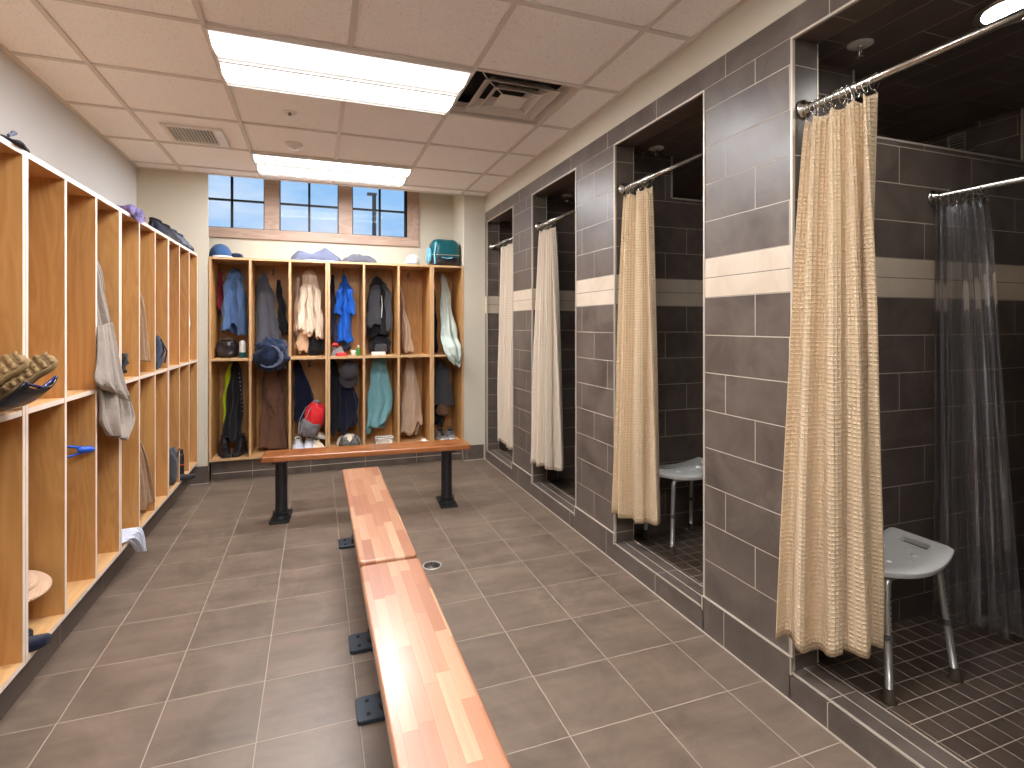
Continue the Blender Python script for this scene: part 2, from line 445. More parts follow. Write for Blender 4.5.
for k, (a, c) in enumerate(OP):                 # light metal edge profiles of each opening
    b = MB(); e = .004; w = .009
    b.box(XR-e, XR+w, a-.0, a+w, .11, ZH); b.box(XR-e, XR+w, c-w, c, .11, ZH); b.box(XR-e, XR+w, a+w, c-w, ZH-w, ZH)
    b.box(JX-.003, JX+.001, a, a+.0015, .11, ZH); b.box(JX-.003, JX+.001, c-.0015, c, .11, ZH)
    b.box(XR-e, XR+.004, a, c, .099, .1045); b.box(1.69, 1.694, a, c, .1, .1045); b.box(JX-.005, JX+.001, a, c, .096, .1045)
    if k:
        p, q = PT[k-1]
        b.box(2.132, 2.144, p-.003, p+.008, 2.18, ZS); b.box(2.144, 3.30, p-.003, p+.008, 2.174, 2.183)
        b.box(3.296, 3.304, p-.003, p+.006, 2.18, ZS)
    struct(b.build('trim_%d' % (k+3), M['edge']))
# tile base courses
b = MB()
for a, c in [(4.0-.02,4.49),(2.71,3.266),(1.47,2.003),(-.0,.755)]:
    b.box(XR-.009, XR-.0005, a+.03, c-.03, 0, .158)
for a, c in OP: b.box(XR-.009, XR-.0005, a-.0, c+.0, 0, .094)
b.box(XR-.009, XR-.0005, YF, .03, 0, .158)
struct(b.build('baseboard_right', M['tile']))
b = MB()
for a, c in [(3.98+.03,4.46),(2.74,3.236),(1.50,1.973),(-.0+.03,.725)]:
    b.box(XR-.011, XR-.0004, a-.003, c+.003, .158, .162)
    b.box(XR-.012, XR-.0004, c, c+.005, .098, .156); b.box(XR-.012, XR-.0004, a-.005, a, .098, .156)
b.box(XR-.013, XR-.002, YF, YB, 0, .006)
struct(b.build('trim_7', M['edge']))
b = MB(); b.box(XL, -1.024, YF, YB-.002, 0, .178); struct(b.build('baseboard_left', M['tile']))
b = MB(); b.box(-1.02, XP+.01, YB-.011, YB, 0, .15); b.box(XQ-.01, XR-.02, YB-.011, YB, 0, .15); b.box(XP+.011, XQ-.011, 5.37, YW, 0, .176)
struct(b.build('baseboard_back', M['tile']))
b = MB(); b.box(-1.02, XP+.01, YB-.014, YB-.002, 0, .006); b.box(XQ-.01, XR-.02, YB-.014, YB-.002, 0, .006)
b.box(XP+.011, XQ-.011, 5.366, 5.372, .055, .061)
struct(b.build('trim_8', M['edge']))

# ------------------------------------------------------------------ window: three lights in a wood surround
def X_at(u, Y):
    r = (u-512)/540.25; c, s = math.cos(.3486), math.sin(.3486)
    return Y*(s+c*r)/(c-s*r)
def P_at(u, v, Y):
    X = X_at(u, Y); d = X*math.sin(.3486)+Y*math.cos(.3486)
    return X, 1.367+d*(325.1-v)/540.25
root = struct(bpy.data.objects.new('window_1', None)); COL.objects.link(root); root.location = (0, YW, 0)
b = MB()
gl = [(X_at(264.4,YW)-.50, X_at(264.4,YW)), (X_at(279.5,YW), X_at(338.6,YW)), (X_at(352.3,YW), X_at(407.5,YW))]
zs0, zs1 = 2.292, 2.83
b.box(-1.16, 1.035, -.022, .0, 2.195, 2.262); b.box(-1.16, -1.10, -.022, 0, 2.262, 2.93)                    # apron casing
b.box(.975, 1.035, -.022, .0, 2.262, 2.93); b.box(-1.10, .975, -.022, 0, 2.86, 2.93)
b.box(-1.06, .985, -.012, .06, 2.262, zs0)                    # stool / rail
b.box(-1.06, .985, 0, .06, zs1, 2.86); b.box(-1.06, gl[0][0], -.01, .06, zs0, zs1)
for (a0, a1), (b0, b1) in zip(gl, gl[1:]): b.box(a1, b0, -.018, .06, zs0, zs1)
b.box(gl[2][1], .985, -.01, .06, zs0, zs1)
b.build('window_frame', M['trimwood'], root, bevel=.003)
for k, (a, c) in enumerate(gl):
    b = MB(); t = .008
    b.box(a, a+t, .02, .05, zs0, zs1); b.box(c-t, c, .02, .05, zs0, zs1); b.box(a, c, .02, .05, zs0, zs0+.008); b.box(a, c, .02, .05, zs1-.008, zs1)
    if k == 2: b.box(c-.03, c, .02, .05, zs0, zs1)
    xm = [X_at(232, YW+.03), X_at(309.3, YW+.03), X_at(379.7, YW+.03)][k]
    b.box(xm-.011, xm+.011, .022, .046, zs0, zs1); b.box(a, c, .022, .046, 2.552, 2.572)
    b.build('window_sash', M['frame_black'], root)
    MB().box(a+.004, c-.004, .033, .037, zs0, zs1).build('window_pane', M['pane'], root)
# light pole outside
r = thing('lamp_post', 'dark outdoor light pole seen through the right-hand window pane', 'lamp post', (1.19, 12.0, 0))
MB().cyl(0, 0, 0, 4.18, .045, 16).cyl(0, 0, 0, .1, .09, 16).build('pole', M['frame_black'], r, True)
MB().box(-.15, .05, -.06, .06, 4.16, 4.22).build('lamp_head', M['frame_black'], r, bevel=.01)
b = MB(); b.box(-14, 16, 5.9, 40, -.12, 0); struct(b.build('bounce_ground', plain('bounce_white', srgb(236,238,242), .9, var=.03, sc=4)))  # unseen ground, made white to bounce added light in through the window

# ------------------------------------------------------------------ locker units
def locker_unit(name, n, label, loc, rz, group, H=1.797, D=.445, W=.325, eb='maple_e'):
    r = thing(name, label, 'locker', loc, (0,0,rz), group)
    t = .020; L = n*W; mv = [M['maple'], M[eb]]; mh = [M['maple_h'], M[eb]]
    MB().box(.001, t, 0, D, 0, H, 1).build('side_panel', mv, r)
    MB().box(L-t, L-.001, 0, D, 0, H, 1).build('side_panel', mv, r)
    MB().box(t, L-t, D-.012, D-.001, t, H-t).build('back_panel', mv, r)
    MB().box(t, L-t, .0005, D, H-t, H-.0005, 1).build('top_panel', mh, r)
    MB().box(t, L-t, .0005, D, .0005, t, 1).build('bottom_panel', mh, r)
    for k in range(1, n): MB().box(k*W-t/2, k*W+t/2, .0003, D-.012, t, H-t, 1).build('divider', mv, r)
    for k in range(n):
        a = t if k == 0 else k*W+t/2; c = L-t if k == n-1 else (k+1)*W-t/2
        MB().box(a, c, .0015, D-.012, .873, .893, 1).build('shelf', mh, r)
        for z in (1.70, .80):
            h = MB(); x = (k+.5)*W; y = D-.012
            h.box(x-.012, x+.012, y-.004, y, z-.03, z+.03)
            h.tube([(x,y-.004,z+.01),(x,y-.035,z+.012),(x,y-.055,z+.03),(x,y-.056,z+.045)], .004, 6)
            h.tube([(x,y-.004,z-.015),(x,y-.022,z-.022),(x,y-.03,z-.01),(x,y-.03,z-.002)], .0035, 6)
            h.build('hook', M['alu'], r, True)
    return r
lg = 'maple cubby lockers along the left wall'
u1 = locker_unit('locker_unit', 3, 'maple cubby locker unit nearest the camera, holding lug-soled boots at the left edge', (-.953, 1.380, .18), PI/2, lg)
dup(u1, (-.953, 2.355, .18), None, 'maple cubby locker unit on the left wall with the straw hat in its bottom')
dup(u1, (-.953, 3.331, .18), None, 'maple cubby locker unit on the left wall under the rolled purple towel')
u4 = dup(u1, (-.953, 4.306, .18), None, 'last maple cubby locker unit on the left wall, under the dark sneakers')
ub = locker_unit('locker_unit', 3, 'x', (-.870, YB, .18), 0, None, H=1.782, eb='maple_e2')
tag(ub, 'back wall maple locker unit holding the blue denim shirt and navy bag', 'locker', 'maple cubby lockers in the back alcove')
dup(ub, (.106, YB, .18), (0,0,0), 'middle maple locker unit of the back wall with blue rain jacket and teal towel', 'maple cubby lockers in the back alcove')
locker_unit('locker_unit', 1, 'narrow single-column maple locker at the right end of back wall', (1.082, YB, .18), 0, 'maple cubby lockers in the back alcove', H=1.782, W=.322, eb='maple_e2')

# ------------------------------------------------------------------ benches
def bench(name, label, L, W, posts, loc, rz, mat, axis, plates_only=False):
    """local x across, y along"""
    r = thing(name, label, 'bench', loc, (0,0,rz), 'butcher block locker room benches')
    MB().prism(rrect(W, L, .018, 5), .42, .46).build('bench_top', mat, r, bevel=.009, seg=4)
    for y in posts:
        q = MB().cyl(0, y, .016, .412, .041, 32).build('leg', M['black'], r, True, bevel=.002)
        MB().cyl(0, y, .0161, .045, .056, 32).build('collar', M['black'], q, True, bevel=.004)
        MB().prism(rrect(.27, .13, .014, 4, 0, y), 0, .016).build('base_plate', M['plate'] if axis else M['black'], r, bevel=.003)
        MB().prism(rrect(.20, .11, .01, 3, 0, y), .408, .42).build('mounting_plate', M['black'], r)
        for sx in (-1, 1):
            for sy in (-1, 1):
                MB().cyl(sx*.095, y+sy*.035, .016, .0185, .0085, 6).build('bolt', M['dark'], r)
    return r
bench('bench', 'near butcher block bench in the middle aisle, running towards the camera', 2.05, .225, [.885, -.85], (.268, 1.085, 0), 0, M['bench'], 1)
bench('bench', 'middle butcher block bench, end to end with the near one', 1.42, .222, [.665, -.455], (.268, 2.85, 0), 0, M['bench'], 1)
bench('bench', 'butcher block bench on black posts standing across the back lockers', 1.47, .225, [.615, -.565], (.385, 4.125, 0), PI/2-.065, butcher('butcher_block_back', 1, 1.7, ((150,82,36),(166,96,44),(178,108,54),(190,124,66)), (122,62,26)), 0)

# ------------------------------------------------------------------ ceiling fixtures
def troffer(x0, y0, label):
    r = thing('ceiling_light', label, 'ceiling light', (x0, y0, ZC-.03), (0,0,0), 'recessed fluorescent ceiling lights')
    w, d = 2*G, G
    b = MB(); m = .002
    b.box(m, w-m, m, m+.012, .006, .024); b.box(m, w-m, d-m-.012, d-m, .006, .024)
    b.box(m, m+.012, m+.012, d-m-.012, .006, .024); b.box(w-m-.012, w-m, m+.012, d-m-.012, .006, .024)
    b.box(m+.012, w-m-.012, d/2-.007, d/2+.007, .002, .03)
    b.build('housing', M['white_metal'], r)
    for s in (0, 1):
        ya, yb = (m+.012, d/2-.007) if s == 0 else (d/2+.007, d-m-.012)
        P = []
        for k in range(9):
            t = k/8; y = lerp(ya, yb, t); z = .020-.016*math.sin(PI*t)
            P.append([(m+.012, y, z), (w-m-.012, y, z)])
        q = MB(); q.grid(P, uv=lambda i, j: (j, i/8)); q.build('lens', M['lamp'], r, True)
    return r
troffer(GX0, GY0, 'bright ceiling light panel nearest the camera, above the middle bench')
troffer(GX0, GY0+3*G, 'bright ceiling light panel farther away, just before the window')
tr = troffer(GX0, GY0-3*G, 'added ceiling light panel overhead, unseen behind the view')  # unseen panel, added to brighten the room
troffer(GX0, GY0-6*G, 'added ceiling light panel at the rear of the room, unseen behind the view')  # second unseen panel, also added for brightness
# square air diffuser
r = thing('air_diffuser', 'square stepped air diffuser in the ceiling right of the near light panel', 'vent', (GX0+2*G+G/2, GY0+G/2, ZC))
b = MB(); o_, i_ = .292, .272
def ring(b, h0, z0, h1, z1, th=.006):
    pts = lambda h, z: [(-h,-h,z),(h,-h,z),(h,h,z),(-h,h,z)]
    b.grid([pts(h0, z0), pts(h1, z1), pts(h1-th, z1+.001), pts(h0-th, z0+.001), pts(h0, z0)], close=True)
ring(b, .300, -.002, .262, .055); ring(b, .300, -.0025, .292, -.001)
b.build('outer_frame', M['diff'], r)
b = MB(); b.box(-.30, .30, -.30, .30, .10, .105); b.box(-.305,-.30,-.305,.305,.0,.10); b.box(.30,.305,-.305,.305,.0,.10); b.box(-.30,.30,.30,.305,0,.10); b.box(-.30,.30,-.305,-.30,0,.10)
b.build('duct_box', M['dark'], r)
for h0, z0, h1, z1 in ((.222,-.012,.155,.045),(.150,-.014,.095,.040)):
    b = MB(); ring(b, h0, z0, h1, z1, .007); b.build('louver', M['diff'], r)
b = MB(); b.box(-.085,.085,-.085,.085,-.016,-.010); b.build('center_plate', M['diff'], r, bevel=.003)
b = MB()
for s in ((1,1),(-1,1),(1,-1),(-1,-1)): b.tube([(s[0]*.07,s[1]*.07,-.008),(s[0]*.20,s[1]*.20,.0),(s[0]*.262,s[1]*.262,.03)], .004, 6)
b.build('bracket', M['diff'], r)
# return grille
r = thing('return_grille', 'small white slatted ceiling grille near the left wall', 'vent', (-.77, 4.235, ZC-.006))
b = MB(); b.box(-.18,-.155,-.175,.175,-.010,.0058); b.box(.125,.18,-.175,.175,-.010,.0058); b.box(-.155,.125,-.175,-.145,-.010,.0058); b.box(-.155,.125,.145,.175,-.010,.0058)
b.build('grille_frame', M['white_metal'], r, bevel=.002)
b = MB(); b.box(-.155,.125,-.145,.145,.003,.0055); b.build('backing', M['dark'], r)
for k in range(14):
    x = -.147+k*.0205
    q = MB(); q.box(-.0028,.0028,-.145,.145,-.008,.006); q.xf(Matrix.Translation((x,0,-.004)) @ Matrix.Rotation(.30,4,'Y')); q.build('slat', M['white_metal'], r)
# detector and sprinkler cover on ceiling
r = thing('smoke_detector', 'round white smoke detector between the two light panels', 'smoke detector', (-.148, 4.22, ZC))
MB().lathe([(.058,0),(.060,-.012),(.052,-.022),(.040,-.034),(.012,-.038)], 32).build('housing', M['white_metal'], r, True)
MB().lathe([(.009,-.0375),(.009,-.041),(.004,-.042)], 12).build('button', M['alu'], r, True)
r = thing('sprinkler_cover', 'tiny round sprinkler in the ceiling behind the near light panel', 'sprinkler', (-.149, 3.60, ZC))
MB().lathe([(.040,0),(.040,-.004),(.022,-.007),(.022,-.003)], 28).build('escutcheon', M['white_metal'], r, True)
MB().lathe([(.008,-.004),(.008,-.018),(.013,-.019),(.013,-.021)], 12).build('sprinkler_head', M['alu'], r, True)
# shower sprinklers
def sprinkler(loc, label):
    r = thing('sprinkler', label, 'sprinkler', loc, (0,0,.4), 'chrome sprinklers on the shower ceilings')
    MB().lathe([(.044,0),(.045,-.004),(.036,-.009),(.012,-.011)], 28).build('escutcheon', M['white_metal'], r, True)
    MB().tube([(0,0,-.01),(0,0,-.020)], .008, 10).tube([(.0,0,-.018),(.014,0,-.024),(.015,0,-.040),(.004,0,-.050)], .0028, 6).tube([(.0,0,-.018),(-.014,0,-.024),(-.015,0,-.040),(-.004,0,-.050)], .0028, 6).build('sprinkler_frame', M['chrome'], r, True)
    MB().lathe([(.016,-.050),(.017,-.052),(.006,-.053)], 16).build('deflector', M['chrome'], r, True)
    return r
sprinkler((1.961, 1.49, ZS), 'chrome sprinkler on the ceiling of the nearest shower stall')
sprinkler((1.95, 2.79, ZS), 'chrome sprinkler on ceiling of the second shower stall from the right')
sprinkler((1.963, 4.06, ZS), 'chrome sprinkler on ceiling of the third shower stall from the right')
r = thing('downlight', 'round chrome-rimmed recessed light in the nearest shower ceiling', 'ceiling light', (2.235, 1.14, ZS))
MB().lathe([(.115,0),(.117,-.006),(.105,-.012),(.096,-.008)], 40).build('rim', M['chrome'], r, True)
MB().lathe([(.094,-.007),(.07,-.013),(.03,-.016),(.005,-.017)], 32).build('lens', M['spot'], r, True)
# floor drain
r = thing('floor_drain', 'round metal floor drain beside the middle bench', 'drain', (.622, 3.042, 0))
MB().lathe([(.056,0),(.056,.003),(.050,.004),(.046,.002)], 32).build('rim', M['alu'], r, True)
MB().lathe([(.046,.0005),(.046,.0025),(.004,.003)], 32).build('grate', plain('drain_steel', srgb(92,86,80), .4, .8), r, True)
b = MB()
for k in range(8):
    a = k*PI/4; q = MB(); b.box(.016,.036,-.003,.003,.0026,.0036); b.xf(Matrix.Rotation(a,4,'Z'), len(b.v)-8)
b.build('slot', M['dark'], r)
# small louvered vent in next stall
r = thing('wall_vent', 'small louvered vent high on the shower wall, seen through the transom', 'vent', (XB-.001, 1.975, 2.255))
b = MB(); b.box(-.012,0,-.045,-.036,0,.17); b.box(-.012,0,.036,.045,0,.17); b.box(-.012,0,-.036,.036,0,.008); b.box(-.012,0,-.036,.036,.162,.17); b.build('vent_frame', M['alu'], r)
for k in range(9):
    MB().box(-.010,-.003,-.036,.036,.014+k*.0165,.021+k*.0165).build('louver', M['alu'], r)

# ------------------------------------------------------------------ curtains
def rod(name, label, x, y0, y1, z, r0=.0125, group=None):
    r = thing(name, label, 'curtain rod', (x, y0, z), (0,0,0), group)
    L = y1-y0
    MB().tube([(0,.004,0),(0,L-.004,0)], r0, 20).build('pole', M['chrome'], r, True)
    for y, s in ((0,1),(L,-1)):
        q = MB(); prof = [(.036,.0005),(.036,.005),(.030,.010),(.020,.014),(.018,.030),(.0126,.031)]
        q.lathe(prof, 28); q.xf(Matrix.Translation((0,y,0)) @ Matrix.Rotation(-s*PI/2,4,'X')); q.build('flange', M['chrome'], r, True)
    return r
def path_pts(ctrl, n):
    P = [Vector((a, b_, 0)) for a, b_ in ctrl]; L = [0]
    for a, c in zip(P, P[1:]): L.append(L[-1]+(c-a).length)
    out = []
    for i in range(n):
        s = L[-1]*i/(n-1); k = 0
        while k < len(P)-2 and L[k+1] < s: k += 1
        out.append(P[k].lerp(P[k+1], (s-L[k])/max(1e-6, L[k+1]-L[k])))
    return out
def curtain(name, label, x, ys, z0, z1, top, bot, folds, mat, group, seed, rings=12, amp=(.022,.035), rodz=2.16, clear=False, hem=.012, cloth_w=.62, sharp=1.0):
    """top/bot: control polylines in plan; folds zigzag perpendicular"""
    rnd = random.Random(seed)
    r = thing(name, label, 'shower curtain', (x, ys, z0), (0,0,0), group)
    n, m = 60, 220
    T = path_pts([(a-x, c-ys) for a, c in top], m); B = path_pts([(a-x, c-ys) for a, c in bot], m)
    ph = [rnd.uniform(-.35,.35) for _ in range(folds+2)]; am = [rnd.uniform(.65,1.25) for _ in range(folds+2)]
    for k in range(folds+1, 0, -1): pass
    def fold(u):
        s = u*folds; k = int(s); f = s-k
        a = lerp(am[k], am[min(k+1, folds+1)], f); p = lerp(ph[k], ph[min(k+1, folds+1)], f)
        w = math.sin(2*PI*(s+p*.5)); w = math.copysign(abs(w)**sharp, w)
        return a*w
    G_ = []
    for i in range(n):
        t = i/(n-1); e = t**.75; row = []
        A = lerp(amp[0], amp[1], e)
        Q = [T[j].lerp(B[j], e) for j in range(m)]
        for j in range(m):
            u = j/(m-1)
            d = (Q[min(j+1,m-1)]-Q[max(j-1,0)]); nn = Vector((-d.y, d.x, 0)).normalized()
            p = Q[j]+nn*A*fold(u)+nn*.006*t*math.sin(9*t+7*u+seed)
            z = lerp(z1-z0, 0, t)
            if i == 0: z -= .012*abs(math.sin(PI*u*(rings-1)))
            z += t**6*hem*(math.sin(7*u+seed)+.6*math.sin(17*u+2*seed))+t**6*.0
            row.append((p.x, p.y, z))
        G_.append(row)
    H = z1-z0
    b = MB(); b.grid(G_, uv=lambda i, j: (j/(m-1)*cloth_w, -i/(n-1)*H))
    b.build('curtain_panel', mat, r, True, solid=0 if clear else .003)
    if clear:
        b = MB(); b.grid([[Vector(p)+Vector((.0,-.001,.001-k*.03)) for p in G_[0]] for k in range(2)]); b.build('header', M['vinyl'], r, True)
    for k in range(rings):
        u = k/(rings-1); j = int(u*(m-1)); p = G_[0][j]; c = Vector((0, p[1], rodz-z0-.008))
        c.y = lerp(T[0].y, T[-1].y, u)
        q = MB(); top_ = Vector((0, c.y, c.z+.026)); pts = []
        for a in range(14):
            th = 2*PI*a/14
            pts.append((.021*math.sin(th), c.y+.006*math.sin(th+k), c.z+.003+.026*math.cos(th)-.004))
        q.tube(pts, .0016, 6, closed=True)
        q.tube([(0, c.y, c.z-.024), (p[0]*.6, lerp(c.y,p[1],.6), c.z-.036), (p[0], p[1], H-.014)], .0013, 5)
        q.build('ring', M['chrome'], r, True)
    return r
rg = 'brushed metal rods across the shower openings'
rods = [rod('curtain_rod', 'thick brushed shower rod across the nearest opening', 1.69, OP[3][0], OP[3][1], 2.16, .0125, rg),
        rod('curtain_rod', 'shower rod across the second opening from the right', 1.69, OP[2][0], OP[2][1], 2.16, .0125, rg),
        rod('curtain_rod', 'shower rod across the third opening from the right', 1.69, OP[1][0], OP[1][1], 2.16, .0125, rg),
        rod('curtain_rod', 'shower rod across the farthest opening by the back wall', 1.69, OP[0][0], OP[0][1], 2.16, .0125, rg)]
cg = 'beige waffle shower curtains'
curtain('shower_curtain', 'golden beige waffle curtain gathered at the left of the nearest shower', 1.69, 1.37, .265, 2.118,
        [(1.690,1.488),(1.694,1.235)], [(1.530,1.474),(1.585,1.40),(1.645,1.31),(1.725,1.30),(1.825,1.345)], 4, M['curtain'], cg, 3, 12, (.024,.034), 2.16, hem=.014, sharp=.8)
curtain('shower_curtain', 'yellowish waffle curtain hanging in the second shower opening from the right', 1.69, 2.6, .29, 2.115,
        [(1.682,2.715),(1.695,2.475)], [(1.60,2.70),(1.63,2.60),(1.66,2.50),(1.745,2.46)], 3, M['curtain'], cg, 8, 12, (.022,.032), 2.16, hem=.010)
curtain('shower_curtain', 'pale beige waffle curtain hanging in the third shower opening', 1.69, 3.85, .29, 2.115,
        [(1.680,3.985),(1.70,3.74)], [(1.585,3.955),(1.60,3.83),(1.66,3.70),(1.76,3.68)], 4, M['curtain_far'], cg, 5, 12, (.022,.034), 2.16, hem=.012)
curtain('shower_curtain', 'pale curtain spread in the farthest shower opening near the back wall', 1.69, 4.75, .27, 2.115,
        [(1.69,4.95),(1.69,4.50)], [(1.66,4.97),(1.65,4.50)], 9, M['curtain_far'], cg, 11, 12, (.020,.028), 2.16, hem=.015)
rod('curtain_rod', 'inner shower rod holding the clear curtain in the nearest stall', 2.635, .571, 1.654, 1.945, .0125)
curtain('shower_curtain', 'clear vinyl curtain inside the nearest shower stall', 2.635, 1.5, .085, 1.905,
        [(2.635,1.635),(2.64,1.45)], [(2.60,1.62),(2.60,1.50),(2.66,1.40),(2.72,1.37)], 6, M['vinyl'], None, 21, 10, (.020,.030), 1.945, True, hem=.01)

# ------------------------------------------------------------------ shower stools
def stool(loc, label):
    r = thing('shower_stool', label, 'shower stool', loc, (0,0,0), 'white shower stools')
    W, Dp = .226, .16
    def half(x):            # front/back outline of the seat
        u = x/W
        return -(.105+.052*(1-u*u)), .145-.012*(1-u*u)
    P = []; n, m = 36, 20
    for i in range(n+1):
        x = -W+2*W*i/n; f, bk = half(x); row = []
        for j in range(m+1):
            y = lerp(f, bk, j/m); rim = .008*max(0, 1-min(j, m-j)/1.6)
            z = .438+.026*(x/W)**2-rim
            rr = math.hypot(x, y*1.2)
            row.append((x, y, z))
        P.append(row)
    b = MB()
    hole = set()
    for i in range(n):
        for j in range(m):
            x = -W+2*W*(i+.5)/n
            if .155 < abs(x) < .185 and abs(j-m/2+.5) < 4.2: hole.add((i, j))
    idx = len(b.v)
    for row in P: b.v += row
    for i in range(n):
        for j in range(m):
            if (i, j) in hole: continue
            a = i*(m+1)+j; b.face((a, a+m+1, a+m+2, a+1))
    s = b.build('seat', M['white_plastic'], r, True, bevel=.004, seg=3); 
    sm = s.modifiers.new('solid', 'SOLIDIFY'); sm.thickness = .024; sm.offset = -1
    s.modifiers.move(1, 0)
    for px, py in ((-.07,-.06),(.07,-.06),(-.07,.05),(.07,.05),(0,-.09),(.11,-.01),(-.11,-.01)):
        MB().lathe([(.013,.4395+.026*(px/W)**2-.006),(.013,.4415+.026*(px/W)**2),(.004,.4425+.026*(px/W)**2)], 12, (px,py,0)).build('drain_boss', M['white_plastic'], r, True)
    MB().box(-.13,.13,-.02,.0,.400,.412).build('cross_bar', M['alu'], r)
    for sx in (-1, 1):
        for sy in (-1, 1):
            x1, y1 = sx*.172, sy*.135
            tx, ty = sx*.125, sy*.085 if sy > 0 else -.10
            pts = [(sx*.04, ty, .408), (tx-sx*.02, ty, .408), (tx, ty, .404), (tx+sx*.012, ty+sy*.003, .390)]
            for t in (0, .5, 1): pts.append((lerp(tx+sx*.016, x1, t), lerp(ty+sy*.005, y1, t), lerp(.368, .03, t)))
            lg_ = MB().tube(pts, .0125, 14).build('leg', M['alu'], r, True)
            k = .47; c = Vector(pts[4]).lerp(Vector(pts[6]), k); dr = (Vector(pts[6])-Vector(pts[4])).normalized()
            MB().tube([c-dr*.010, c+dr*.010], .0155, 14).build('collar', M['grey_rubber'], lg_, True, bevel=.002)
            bt = MB()
            for q in range(7):
                cc = Vector(pts[4]).lerp(Vector(pts[6]), .08+q*.055); bt.tube([cc+Vector((0,-.0127,0)), cc+Vector((0,-.0132,0))], .003, 8)
            bt.build('adjustment_hole', M['dark'], lg_)
            MB().lathe([(.024,0),(.025,.006),(.017,.014),(.0175,.042),(.013,.045)], 20, (x1+sx*.002, y1+sy*.002, 0)).build('rubber_foot', M['rubber'], lg_, True)
    return r
stool((2.045, 1.452, .0605), 'white plastic shower stool in the nearest shower, beside the clear curtain')
stool((2.085, 2.722, .0605), 'white plastic shower stool in the second shower from the right')

# ------------------------------------------------------------------ soft goods
def drape(prof, ztop, zbot, folds, amp, seed, mat, name, parent, hem=.03, hemk=2, n=44, m=72, th=.004, skew=0):
    """closed, folded hanging cloth. prof: (t, cx, cy, halfwidth, halfdepth)"""
    rnd = random.Random(seed); p1, p2, p3 = [rnd.uniform(0, 6.28) for _ in range(3)]
    P = []
    for i in range(n):
        t = i/(n-1); cx, cy, hw, hd = pl(prof, t); row = []
        for j in range(m):
            a = 2*PI*j/m
            F = 1.45*math.sin(folds*a+p1+1.6*t)+.55*math.sin((folds*2-1)*a+p2-1.1*t)+.3*math.sin((folds+2)*a+p3)
            k = 1+amp*min(1, .35+t*1.2)*F
            ca, sa = math.cos(a), math.sin(a)
            x = cx+hw*ca*(1+.25*(k-1)); y = cy+hd*sa*k
            z = lerp(ztop, zbot, t)
            z += (t**5)*hem*(math.sin(hemk*a+p2)+.5*math.sin((hemk*2+1)*a+p1))+skew*t**4*ca
            x += .006*math.sin(14*t+p3+2*a); 
            row.append((x, y, z))
        P.append(row)
    b = MB(); s = b.grid(P, close=True); b.cap(s, m, False)
    return b.build(name, mat, parent, True, solid=th)
def hung(name, label, cat, loc, rz, prof, H, folds, amp, seed, mat, hem=.03, hemk=2, group=None, part='cloth', skew=0):
    r = thing(name, label, cat, loc, (0,0,rz), group)
    drape(prof, 0, -H, folds, amp, seed, mat, part, r, hem, hemk, skew=skew)
    q = MB().tube([(0,.012,-.004),(0,0,.012),(0,-.008,-.004)], .0025, 6); q.build('hanging_loop', mat, r, True)
    return r
def blob(rx, ry, rz, seed, mat, name, parent, e=.65, wr=.05, fr=6, c=(0,0,0), n=28, m=40, flat=0, rot=None, squash=None):
    P = []
    sp = lambda v, k: math.copysign(abs(v)**k, v)
    for i in range(n+1):
        th = -PI/2+PI*i/n
        row = []
        for j in range(m):
            a = 2*PI*j/m
            d = Vector((sp(math.cos(th), e)*sp(math.cos(a), e), sp(math.cos(th), e)*sp(math.sin(a), e), sp(math.sin(th), e)))
            q = noise.noise(d*fr*.3+Vector((seed*3.1, 0, seed)))+.5*noise.noise(d*fr*.8+Vector((0, seed*1.7, 5)))
            k = 1+wr*q*2
            p = Vector((d.x*rx*k, d.y*ry*k, d.z*rz*k))
            if squash: p = squash(p)
            if flat and p.z < -rz*flat: p.z = -rz*flat
            row.append(p)
        P.append(row)
    b = MB(); b.grid(P, close=True)
    if rot: b.xf(Euler(rot).to_matrix().to_4x4())
    b.xf(Matrix.Translation(c))
    return b.build(name, mat, parent, True)
def crumple(w, d, h, seed, mat, name, parent, c=(0,0,0), n=40, hang=0, rot=0):
    """pile of cloth with ridges: closed heightfield"""
    P = []
    for i in range(n+1):
        row = []
        for j in range(n+1):
            u, v = i/n*2-1, j/n*2-1
            e = max(0, 1-(abs(u)**3+abs(v)**3)**(1/1.5)*.92)
            rr = 1+.12*noise.noise(Vector((u*1.3, v*1.3, seed)))
            z = h*(e**.5)*(.72+.55*noise.noise(Vector((u*1.3+seed, v*1.6, 1.3)))+.12*noise.noise(Vector((u*4, v*3+seed, 4))))
            y = v*d/2*rr; x = u*w/2*rr
            row.append(Vector((x, y, max(z, .002))))
        P.append(row)
    b = MB(); s0 = b.grid(P)
    Q = [[Vector((p.x*.97, p.y*.97, 0)) for p in r_] for r_ in P]
    s1 = b.grid([list(reversed(r_)) for r_ in Q])
    m = n+1
    for i in range(n):
        b.face((s0+i*m, s0+(i+1)*m, s1+(i+1)*m+n, s1+i*m+n)); b.face((s0+(i+1)*m+n, s0+i*m+n, s1+i*m, s1+(i+1)*m))
        b.face((s0+i+1, s0+i, s1+n-i, s1+n-i-1)); b.face((s0+n*m+i, s0+n*m+i+1, s1+n*m+n-i-1, s1+n*m+n-i))
    b.xf(Matrix.Translation(c) @ Matrix.Rotation(rot, 4, 'Z'))
    return b.build(name, mat, parent, True)
